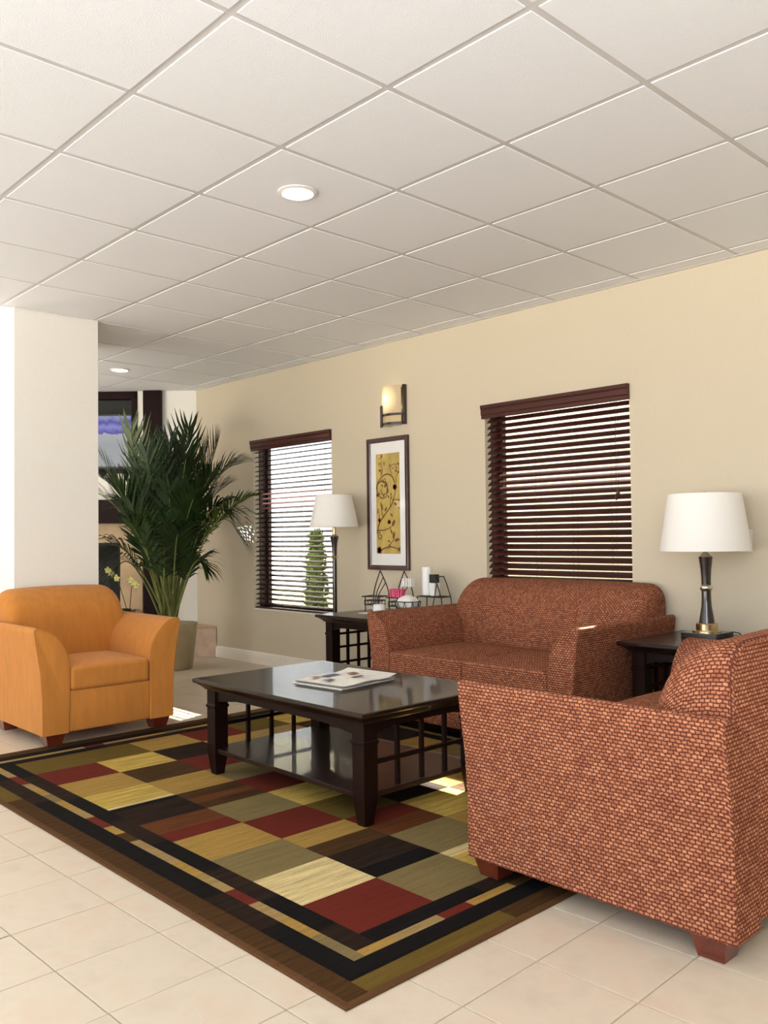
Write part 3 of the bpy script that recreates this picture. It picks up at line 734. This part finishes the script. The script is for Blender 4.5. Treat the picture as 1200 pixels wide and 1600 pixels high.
PW, PH = .465, 1.03
t = thing('framed_print', 'tall framed print of a brown vine on gold, hung below the sconce', 'picture', (-4.948, WALL-.0005, .90))
mb = MB(); fwid = .036; hx = PW/2
pf = [(0, 0), (-.026, 0), (-.028, .006), (-.022, fwid-.006), (-.016, fwid), (0, fwid)]
def frame_ring(d, y): return [(-hx+d, y, d), (hx-d, y, d), (hx-d, y, PH-d), (-hx+d, y, PH-d)]
mb.rings([frame_ring(d, y) for y, d in pf], False, False).build('frame', M['frame'], t)
MB().box((-hx+.02, -.012, .02), (hx-.02, -.002, PH-.02)).build('mat_board', M['mat_board'], t)
gx, gz0, gz1 = .135, .125, PH-.125
MB().box((-gx, -.0135, gz0), (gx, -.011, gz1)).build('gold_print', M['gold_print'], t)
GH = gz1-gz0
def PP(u, v, y=-.0142): return (-gx+2*gx*u, y, gz0+GH*v)      # print coordinates 0..1
vine = MB()
def ribbon(pts, wd):
    n = len(pts); L = []; Rr = []
    for i, (u, v) in enumerate(pts):
        a = pts[max(i-1, 0)]; b = pts[min(i+1, n-1)]; dx, dz = (b[0]-a[0])*2*gx, (b[1]-a[1])*GH; l = math.hypot(dx, dz) or 1
        wv = 1.5*wd*(1-.4*i/n); nx, nz = -dz/l*wv/(2*gx), dx/l*wv/GH
        L.append((u+nx, v+nz)); Rr.append((u-nx, v-nz))
    cl = lambda p: (min(.995, max(.005, p[0])), min(.998, max(.002, p[1])))
    for i in range(n-1): vine.add([PP(*cl(L[i])), PP(*cl(Rr[i])), PP(*cl(Rr[i+1])), PP(*cl(L[i+1]))], [(0, 1, 2, 3)])
def spline(ps, n=10):
    out = []; P = [ps[0]]+ps+[ps[-1]]
    for i in range(1, len(P)-2):
        for k in range(n):
            s_ = k/n; a, b, c, d = P[i-1], P[i], P[i+1], P[i+2]
            out.append(tuple(.5*((2*b[j])+(-a[j]+c[j])*s_+(2*a[j]-5*b[j]+4*c[j]-d[j])*s_*s_+(-a[j]+3*b[j]-3*c[j]+d[j])*s_**3) for j in (0, 1)))
    return out+[ps[-1]]
def curl(u, v, r, a0, turns, sgn=1, n=40):
    out = []
    for k in range(n+1):
        f_ = k/n; rr = r*(1-.8*f_); an = a0+sgn*turns*2*pi*f_
        out.append((u+rr*math.cos(an)/(2*gx), v+rr*math.sin(an)/GH))
    return out
ribbon(spline([(.02, .20), (.12, .30), (.35, .385), (.62, .47), (.78, .57), (.86, .70), (.82, .76)]), .0042)
ribbon(curl(.30, .64, .088, -2.6, 1.15, -1), .0042)
ribbon(spline([(.80, .70), (.66, .775), (.40, .79), (.15, .74), (.05, .68), (.08, .60), (.25, .555), (.45, .575), (.50, .64)]), .004)
ribbon(spline([(.02, .20), (.10, .235), (.3, .235), (.55, .255), (.75, .30)]), .0032)
ribbon(curl(.17, .175, .032, 1.6, 1.2, 1), .0032)
ribbon(curl(.36, .735, .026, 2.6, 1.2, 1), .003)
ribbon(spline([(.20, .78), (.28, .83), (.22, .88), (.25, .94)]), .0026)
ribbon(curl(.16, .895, .014, 0, 1.1), .002); ribbon(curl(.36, .895, .014, 3.1, 1.1, -1), .002)
ribbon(curl(.25, .815, .016, 1, 1.1), .0022)
ribbon(spline([(.70, .79), (.62, .83), (.68, .88), (.85, .885)]), .0026); ribbon(curl(.84, .875, .014, 1.4, .8, -1), .002)
ribbon(spline([(.88, .76), (.95, .82), (.96, .88)]), .0026)
ribbon(spline([(.10, .02), (.35, .055), (.62, .068), (.88, .05), (.98, .02)]), .004)
ribbon(spline([(.68, .53), (.85, .535), (.98, .52)]), .0026); ribbon(spline([(.6, .46), (.6, .53), (.64, .57)]), .0026)
ribbon(spline([(.3, .37), (.22, .42), (.28, .48)]), .0026); ribbon(spline([(.1, .28), (.14, .36), (.05, .46)]), .0028)
ribbon(spline([(.6, .10), (.72, .14), (.82, .22)]), .003); ribbon(spline([(.6, .265), (.62, .22), (.68, .19)]), .0024)
vine.build('vine_pattern', M['vine_ink'], t)
leaves = MB(); flowers = MB()
def leaf(u, v, an, l, wd, mbx, y=-.0145):
    c = PP(u, v, y); ca_, sa = math.cos(an), math.sin(an); pts = []
    for a_, b_ in ((0, 0), (.3, .5), (.65, .42), (1, 0), (.65, -.42), (.3, -.5)):
        dx, dz = a_*l, b_*wd; x = c[0]+dx*ca_-dz*sa; z = c[2]+dx*sa+dz*ca_
        pts.append((min(gx, max(-gx, x)), y, min(gz1, max(gz0, z))))
    mbx.add(pts, [(0, 1, 2, 3, 4, 5)])
for u, v, an, l, wd in ((.36, .66, .9, .055, .03), (.30, .665, 2.2, .03, .015), (.1, .58, 1.2, .03, .03), (.32, .565, 1.2, .02, .02), (.25, .95, 1.6, .045, .022), (.22, .945, 2.5, .02, .012), (.12, .83, .3, .03, .02),
                        (.62, .86, 2.0, .03, .014), (.95, .87, 1.6, .03, .02), (.9, .80, .2, .03, .02), (.92, .84, 2.6, .025, .015), (.86, .80, 1.6, .03, .02), (.72, .835, 1.2, .02, .012), (.68, .54, 2.2, .03, .014), (.55, .55, 2, .03, .014),
                        (.64, .57, 1.6, .03, .014), (.75, .50, -.3, .04, .02), (.93, .46, -.6, .03, .015), (.28, .43, 1.9, .075, .022), (.36, .42, .9, .05, .018), (.04, .40, 1.2, .05, .012), (.6, .40, -.7, .04, .016), (.67, .27, 1.0, .065, .03),
                        (.62, .24, -1.2, .045, .014), (.72, .14, 1.5, .07, .022), (.75, .13, .2, .07, .026), (.6, .10, -2.2, .05, .022), (.58, .12, 2.9, .03, .014), (.93, .54, -.4, .03, .014), (.45, .66, -1, .05, .02), (.9, .03, .6, .05, .03)):
    leaf(u, v, an, l, wd, leaves)
for u, v, r in ((.80, .66, .028), (.13, .335, .02), (.55, .315, .022), (.12, .035, .034), (.06, .585, .014)):
    for k in range(7):
        an = 2*pi*k/7; leaf(u, v, an, r, r*.8, flowers, -.0147)
leaves.build('leaf_pattern', M['leaf_ink'], t); o = flowers.build('flower_pattern', M['flower_ink'], t); o['kind'] = 'stuff'
t = thing('wall_switch', 'cream switch plate on the wall beside the table lamp shade', 'switch', (-2.10, WALL, 1.115))
MB().box((-.036, -.006, -.06), (.036, 0, .06), .002).build('plate', M['white_trim'], t)
MB().box((-.008, -.016, -.014), (.008, -.005, .010), .001).build('toggle', M['white_trim'], t)

# ------------------------------------------------------------------ coffee things on the left end table
TZ = .6102
def leaf_rack(name, label, x, y, rz):
    t = thing(name, label, 'rack', (x, y, TZ), rz); r = .0042
    def arch(a, b, c, side): return spline([(a, 0), ((a*2+c)/3+side*.012, b*.5), (c, b)], 10)
    mb = MB()
    mb.tube([(u, .0, v) for u, v in arch(-.065, .30, .0, -1)], r, 6)
    mb.tube([(u, .0, v) for u, v in arch(.075, .30, .0, 1.6)], r, 6)
    mb.tube([(u, .0, v) for u, v in arch(-.05, .255, .028, -1)], r*.8, 6)
    mb.tube([(u, .0, v) for u, v in arch(-.038, .215, .048, -1)], r*.8, 6)
    mb.build('leaf_shaped_back', M['iron'], t, smooth=60)
    mb = MB()
    for z, s_ in ((.115, 1), (.085, .82), (.055, .82)):
        mb.tube([(sx*.075*s_, -.075+sy*.055*s_, z) for sx, sy in ((-1, -1), (1, -1), (1, 1), (-1, 1))], r*.9, 6, closed=True)
    for k in range(5):
        for yy in (-.12, -.03): mb.tube([(-.06+.03*k, yy, .055), (-.06+.03*k, yy, .085)], r*.7, 5)
    for sx in (-1, 1): mb.tube([(sx*.06, -.11, 0), (sx*.06, -.11, .115)], r, 6); mb.tube([(sx*.06, -.11, .115), (sx*.06, 0, .115)], r, 6)
    mb.build('basket', M['iron'], t)
    return t
leaf_rack('wire_rack', 'black wire leaf-shaped rack with an empty basket at the left end of the table', -4.755, 4.27, .25)
leaf_rack('wire_rack', 'black wire leaf-shaped rack holding pink packets under the print', -4.52, 4.29, .25)
def packets(name, label, x, y, z, mat, n, rz=.2):
    t = thing(name, label, 'packets', (x, y, z), rz)
    p0 = None
    for k in range(n):
        if p0 is None: p0 = MB().box((-.006, -.022, 0), (.006, .022, .06), .002).build('packet', mat, t); o = p0
        else: o = copy_obj(p0)
        o.location = ((k-n/2+.5)*.018, random.uniform(-.003, .003), 0); o.rotation_euler = (random.uniform(-.1, .1), random.uniform(-.12, .12), random.uniform(-.1, .1))
packets('sweetener_packets', 'row of bright pink packets in the upper wire basket', -4.50, 4.20, TZ+.118, M['pink'], 6)
packets('sugar_packets', 'white paper packets standing behind the pink ones', -4.46, 4.27, TZ+.19, M['paper'], 5)
# tiered wire basket on the right with arched end, pot holder wires
t = thing('wire_basket', 'black wire basket with scalloped sides behind the loveseat arm', 'basket', (-4.335, 4.145, TZ), .1); mb = MB(); r = .0034
for z, s_ in ((.10, 1), (.004, .8)): mb.tube([(.10*s_*math.cos(2*pi*k/20), .075*s_*math.sin(2*pi*k/20), z) for k in range(20)], r, 5, closed=True)
for k in range(10):
    a0, a1, a2 = [2*pi*(k+q)/10 for q in (0, .5, 1)]
    mb.tube([(.10*math.cos(a0), .075*math.sin(a0), .10), (.082*math.cos(a1), .062*math.sin(a1), .005), (.10*math.cos(a2), .075*math.sin(a2), .10)], r*.8, 5)
mb.build('wires', M['iron'], t)
v, f = rounded_box((.07, .05, .03), .022, .03, 3, 3)
MB().add([(x, y, z+.085) for x, y, z in v], f).build('napkin_bundle', M['paper'], t, smooth=60)
t = thing('wire_stand', 'black wire stand with an arched end, carrying the white canister', 'stand', (-4.27, 4.335, TZ), .05); mb = MB(); r = .0042
for yy in (-.05, .05):
    mb.tube([(.13, yy, 0), (.115, yy, .12), (.075, yy, .22), (.05, yy, .265)], r, 6)
    mb.tube([(-.11, yy, 0), (-.11, yy, .125)], r, 6); mb.tube([(-.11, yy, .125), (.117, yy, .125)], r, 6)
for xx in (-.11, -.05, .0, .06, .117): mb.tube([(xx, -.05, .125), (xx, .05, .125)], r*.8, 5)
mb.tube([(.05, -.05, .265), (.05, .05, .265)], r, 6)
mb.tube([(.02, -.05, 0), (.06, -.05, .16), (.075, -.05, .22)], r*.8, 6)
mb.build('wires', M['iron'], t)
t = thing('white_canister', 'tall white lidded canister standing on the wire stand', 'canister', (-4.335, 4.335, TZ+.130))
MB().lathe([(.030, 0), (.034, .004), (.034, .165), (.032, .17)], n=28).build('body', M['white_plastic'], t, smooth=40)
MB().lathe([(.036, .168), (.036, .195), (.033, .20)], n=28).build('lid', M['white_plastic'], t, smooth=40)
t = thing('stirrer_box', 'small dark and white dispenser right of the white canister', 'dispenser', (-4.262, 4.335, TZ+.130))
MB().frustum((0, 0), (.022, .022), (.028, .028), 0, .09).build('cup', M['paper'], t)
MB().box((-.026, -.024, .091), (.026, .024, .15), .003).build('dark_top', M['black_plastic'], t)
t = thing('white_cup', 'small upturned white cup at the front of the coffee things', 'cup', (-4.565, 4.085, TZ))
MB().lathe([(.047, 0), (.046, .01), (.042, .065), (.038, .072), (.02, .074)], n=28).build('cup_body', M['white_plastic'], t, smooth=45)
t = thing('paper_slip', 'white paper lying flat at the edge of the end table', 'paper', (-4.70, 4.10, TZ))
MB().box((-.06, -.045, 0), (.06, .045, .003), .001).build('sheet', M['paper'], t)

# ------------------------------------------------------------------ corner fireplace, television, plants
t = diag_empty('fireplace', 'corner fireplace with black firebox, tan surround and dark mantel', 'fireplace')
HD = .262
MB().prism([(-.004, .001), (-.2535*HD/.268, HD), (2.3, HD), (2.3, .001)], 'z', .0005, .283).build('hearth', M['stone'], t)
for k in range(6):
    a = -.250+.42*k
    dbox(MB(), a, a+.415, HD+.0005, HD+.008, .003, .280, .002).build('hearth_tile', M['stone'], t)
    x0_, x1_ = a, a+.415
    poly = [(max(x0_, -.004), .003), (x0_ if k else -.253, HD+.012), (x1_, HD+.012), (x1_, .003)]
    MB().prism(poly, 'z', .2835, .300).build('hearth_cap', M['stone2'], t)
mb = MB()
dbox(mb, .545, FB0, .001, .03, .3005, 1.32); dbox(mb, FB1, 1.92, .001, .03, .3005, 1.32); dbox(mb, FB0, FB1, .001, .03, 1.13, 1.32)
mb.build('surround', M['stone2'], t)
mb = MB(); dbox(mb, FB0+.001, FB1-.001, -.47, -.45, .02, 1.128); dbox(mb, FB0+.001, FB0+.02, -.45, .02, .3005, 1.128); dbox(mb, FB1-.02, FB1-.001, -.45, .02, .3005, 1.128); dbox(mb, FB0+.02, FB1-.02, -.45, .02, 1.10, 1.128)
mb.build('firebox', M['soot'], t)
dbox(MB(), .50, 1.96, .001, .16, 1.325, 1.56, .006).build('mantel', M['dark_trim'], t)
mb = MB()
dbox(mb, .345, .525, .001, .06, .3005, CEIL-.002)
o = mb.build('trim_1', M['dark_trim']); o.location = P0; o.rotation_euler = (0, 0, diag_ang); o['kind'] = 'structure'
t = diag_empty('television', 'lit television in a dark framed niche above the mantel', 'television')
fr = MB(); 
for a, b, c, d in ((TV0, TV0+.055, TVZ, CEIL-.001), (TV1-.055, TV1, TVZ, CEIL-.001), (TV0, TV1, CEIL-.075, CEIL-.001), (TV0, TV1, TVZ, TVZ+.05)): dbox(fr, a, b, -.10, .012, c, d)
fr.build('niche_frame', M['dark_trim'], t)
dbox(MB(), TV0+.001, TV1-.001, -.46, -.44, TVZ+.001, CEIL-.01).build('niche_back', M['soot'], t)
dbox(MB(), TV0+.075, TV1-.075, -.15, -.09, TVZ+.055, TVZ+.62, .004).build('bezel', M['black_plastic'], t)
o = MB().box((TV0+.095, -.001, 0), (TV1-.095, .0, .52)).build('screen', M['screen'], t); o.location = (0, -.0885, TVZ+.08)

# orchid on the hearth
oc = P0+DD*.64+DN*.16
t = thing('potted_orchid', 'orchid with pale yellow blooms in a small pot on the hearth', 'plant', (oc.x, oc.y, .3005))
MB().lathe([(.035, 0), (.05, .05), (.055, .09), (.052, .095), (.048, .085)], n=20).build('pot', M['stone2'], t, smooth=40)
mb = MB()
for k in range(7):
    an = k*.9; pts = []; 
    for q in range(6):
        f_ = q/5; rr = .13*f_; pts.append((rr*math.cos(an), rr*math.sin(an), .09+.10*math.sin(f_*2.2)*(.6+.06*k)))
    for q in range(5):
        w0, w1 = [.026*math.sin(pi*(.12+.8*f_)) for f_ in (q/5, (q+1)/5)]; nx, ny = -math.sin(an), math.cos(an); a_, b_ = pts[q], pts[q+1]
        mb.add([(a_[0]-nx*w0, a_[1]-ny*w0, a_[2]), (a_[0]+nx*w0, a_[1]+ny*w0, a_[2]), (b_[0]+nx*w1, b_[1]+ny*w1, b_[2]), (b_[0]-nx*w1, b_[1]-ny*w1, b_[2])], [(0, 1, 2, 3)])
mb.build('leaves', M['orchid_leaf'], t, smooth=60)
rgt = Vector((.70, .715, 0))
def flower_at(t, p):
    mb = MB(); p = Vector(p)
    for k in range(5):
        an = 2*pi*k/5+.3; d = rgt*math.cos(an)+Vector((0, 0, 1))*math.sin(an); sd_ = rgt*-math.sin(an)+Vector((0, 0, 1))*math.cos(an); q = DN*.012
        mb.add([p, p+d*.02+sd_*.014+q, p+d*.036+q*.5, p+d*.02-sd_*.014+q], [(0, 1, 2, 3)])
    mb.lathe([(.004, -.006), (.008, 0), (.004, .008)], p+DN*.012, 8); return mb.build('bloom', M['orchid_petal'], t)
for tip, n_ in ((rgt*.06+DN*.04+Vector((0, 0, .42)), 3), (rgt*-.16+DN*.05+Vector((0, 0, .52)), 4)):
    pts = [Vector((0, 0, .09)), Vector((0, 0, .09)).lerp(tip, .55)+Vector((0, 0, .10)), tip+Vector((0, 0, .03)), tip+(rgt*.05 if tip.dot(rgt) > 0 else rgt*.04)-Vector((0, 0, .03))]
    MB().tube([(p) for p in pts], .004, 5).build('stem', M['orchid_stem'], t, smooth=60)
    for k in range(n_): flower_at(t, tip+rgt*(.03*k-.03)-Vector((0, 0, .028*k-.04)))

# areca palm
pb = Vector((-7.12, 3.86, 0))
t = thing('potted_palm', 'tall areca palm in a tapered bronze pot in the room corner', 'plant', pb)
MB().lathe([(.185, 0), (.19, .01), (.235, .39), (.24, .405), (.228, .405), (.222, .36)], n=36, cap1=False).build('pot', M['pot'], t, smooth=40)
MB().lathe([(.222, .36), (.1, .37), (.001, .375)], n=24, cap0=False, cap1=False).build('soil', M['soil'], t)
twd = Vector((.715, -.699, 0))
def frond(base, ctrl, tip, wl, mat, n=36, leafl=.36, start=.34):
    """rachis = quadratic curve; leaflets both sides"""
    g = MB(); st = MB(); P = []
    for k in range(n+1):
        s_ = k/n; P.append(base*(1-s_)**2+ctrl*2*s_*(1-s_)+tip*s_*s_)
    st.tube(P, [.011*(1-.8*k/n) for k in range(n+1)], 5)
    rs = random.Random(int(1000*(tip.x+tip.z)))
    for k in range(n+1):
        s_ = k/n
        if s_ < start: continue
        T = (P[min(k+1, n)]-P[max(k-1, 0)]).normalized(); side = T.cross(Vector((0, 0, 1)))
        side = side.normalized() if side.length > .05 else rgt.copy()
        side = (side+twd*rs.uniform(-.2, .2)).normalized()
        nrm = side.cross(T).normalized()
        q = (s_-start)/(1-start); L = leafl*(.45+.75*math.sin(pi*min(1, q*.85+.12)))*rs.uniform(.88, 1.1)
        for sg in (-1, 1):
            ang = math.radians(54-36*q+rs.uniform(-6, 6))
            d = (T*math.cos(ang)+side*sg*math.sin(ang)+nrm*.22).normalized(); p0 = P[k]; wv = .0120*rs.uniform(.8, 1.2); ac = d.cross(nrm).normalized()
            pts = []
            for f_, ww, dr in ((0, .45, 0), (.35, 1, .02), (.7, .75, .10), (1, .05, wl)):
                c = p0+d*L*f_-Vector((0, 0, 1))*L*dr; pts.append((c+ac*wv*ww, c-ac*wv*ww))
            for a, b in zip(pts, pts[1:]): g.add([a[0], a[1], b[1], b[0]], [(0, 1, 2, 3)])
    o = st.build('frond', M['palm_stem'], t, smooth=60)
    l = g.build('leaflets', mat, o); l['kind'] = 'stuff'
def FR(r, z, d, cr, cz, cd, wl=.2, mat='palm_leaf', b=None, leafl=.36, start=.34, n=36):
    bb = Vector((0, 0, .36))+rgt*random.uniform(-.06, .06)+twd*random.uniform(-.05, .05)
    frond(bb, Vector((0, 0, cz))+rgt*cr+twd*cd, Vector((0, 0, z))+rgt*r+twd*d, wl, M[mat], n, leafl, start)
FR(-.30, 2.02, .10, -.22, 1.5, .05, .12, 'palm_leaf_lit')
FR(.10, 2.02, -.15, .02, 1.5, -.1, .12)
FR(.34, 1.98, .0, .20, 1.5, 0, .12)
FR(.62, 1.82, .05, .28, 1.78, .05, .25)
FR(-.56, 1.88, .15, -.34, 1.55, .1, .2)
FR(-.66, 1.58, .25, -.32, 1.62, .15, .25)
FR(-.50, 1.45, -.1, -.26, 1.5, -.1, .3)
FR(.62, 1.22, .1, .42, 1.66, .1, .35)
FR(.84, 1.52, .42, .36, 1.46, .2, .15, 'palm_leaf_lit', leafl=.22, start=.5)
FR(-.52, 1.05, .3, -.36, 1.35, .2, .35, leafl=.28)
FR(-.44, .86, .15, -.34, 1.22, .1, .4, leafl=.28)
FR(.05, 1.75, .35, -.02, 1.4, .25, .2)
FR(-.14, 1.62, .40, -.1, 1.3, .3, .25)
FR(.30, 1.50, .35, .18, 1.3, .25, .25)
FR(-.02, 1.95, .2, -.08, 1.4, .15, .15)
FR(.46, 1.62, -.1, .22, 1.5, -.1, .25)
FR(.36, .92, .25, .26, 1.15, .2, .35, leafl=.24)
FR(-.22, 1.30, .42, -.16, 1.2, .3, .3, leafl=.3)
FR(.18, 1.20, .40, .12, 1.15, .3, .3, leafl=.3)
FR(-.40, 1.70, .0, -.25, 1.45, 0, .2)
FR(-.26, 2.10, .28, -.22, 1.55, .12, .02, 'palm_leaf_lit', leafl=.40)
FR(-.36, 1.98, .05, -.26, 1.45, .05, .05, leafl=.38)
FR(.20, 2.12, .12, .10, 1.5, .0, .02, leafl=.40)
FR(.42, 2.02, -.05, .24, 1.5, -.05, .05, leafl=.38)
FR(.08, 1.98, .30, .04, 1.45, .15, .03, leafl=.40)
FR(-.08, 1.86, .42, -.04, 1.40, .25, .06, leafl=.40)
FR(.24, 1.84, .36, .12, 1.40, .2, .06, leafl=.40)
FR(-.34, 1.62, .40, -.2, 1.35, .25, .12, leafl=.38)
FR(.42, 1.70, .25, .2, 1.40, .15, .12, leafl=.36)
FR(-.62, 1.72, .0, -.3, 1.55, 0, .15)
FR(.12, 1.55, .42, .06, 1.25, .3, .15, leafl=.36)
FR(-.20, 1.42, .42, -.12, 1.15, .3, .2, leafl=.34)
FR(.56, 1.40, .3, .34, 1.62, .2, .35, leafl=.30)
FR(.06, 1.30, .38, .03, 1.1, .3, .2, leafl=.32)
FR(.30, 1.22, .2, .2, 1.15, .15, .25, leafl=.30)
for k in range(9):
    a = k*.7; b0 = Vector((.05*math.cos(a), .05*math.sin(a), .36)); tp = rgt*random.uniform(-.12, .16)+twd*random.uniform(-.05, .15)+Vector((0, 0, random.uniform(.8, 1.15)))
    MB().tube([b0, b0.lerp(tp, .5)+Vector((0, 0, .02)), tp], [.012, .010, .006], 6).build('stem', M['palm_stem'], t, smooth=60)

# ------------------------------------------------------------------ outdoors seen between the slats
G = -.14
struct('ground_outside', MB().box((-90, -60, G-.2), (60, 80, G)), M['concrete'])
tag(MB().box((-60, 13, G+.001), (30, 22, G+.02)).build('asphalt_road', M['asphalt']), kind='structure')
tag(MB().box((-30, 9.6, G+.001), (20, 12.4, G+.05)).build('lawn_strip', M['grass']), kind='structure')
struct('sun_blocker', MB().box((-14, WALL+1.90, 3.0), (3, WALL+5.5, 3.12)), M['sun_blocker'])  # unseen slab added outside to keep the lower sun off the windows
t = thing('cream_building', 'cream stucco building seen through the blind above the loveseat', 'building', (-5, 12.6, G))
MB().box((-7.5, 0, 0), (12, 6, 5.2)).build('building_wall', M['stucco'], t)
MB().box((-7.8, -.3, 5.2), (12.3, 6.3, 5.5)).build('roof_edge', M['stone'], t)
MB().box((-7.52, -.05, 0), (12, 0, .4)).build('plinth', M['concrete'], t)
def bush(name, label, x, y, r, h, seed):
    rs = random.Random(seed); t = thing(name, label, 'shrub', (x, y, G))
    MB().tube([(0, 0, 0), (0, 0, h*.6)], .04, 6).build('stem', M['dark_trim'], t)
    g = MB()
    for k in range(1400):
        a = rs.uniform(0, 2*pi); zz = rs.uniform(.04, 1); rr = r*math.sqrt(rs.uniform(.2, 1))*(1-.6*zz**3); p = Vector((rr*math.cos(a), rr*math.sin(a), zz*h))
        d = Vector((rs.uniform(-1, 1), rs.uniform(-1, 1), rs.uniform(-.4, 1))).normalized()*.08; s_ = d.orthogonal().normalized()*.025
        g.add([p, p+d*.5+s_, p+d, p+d*.5-s_], [(0, 1, 2, 3)])
    l = g.build('foliage', M['shrub'], t); l['kind'] = 'stuff'
bush('slim_shrub', 'slim green shrub outside the far window behind the lamp', -9.05, 7.0, .13, 1.35, 3)
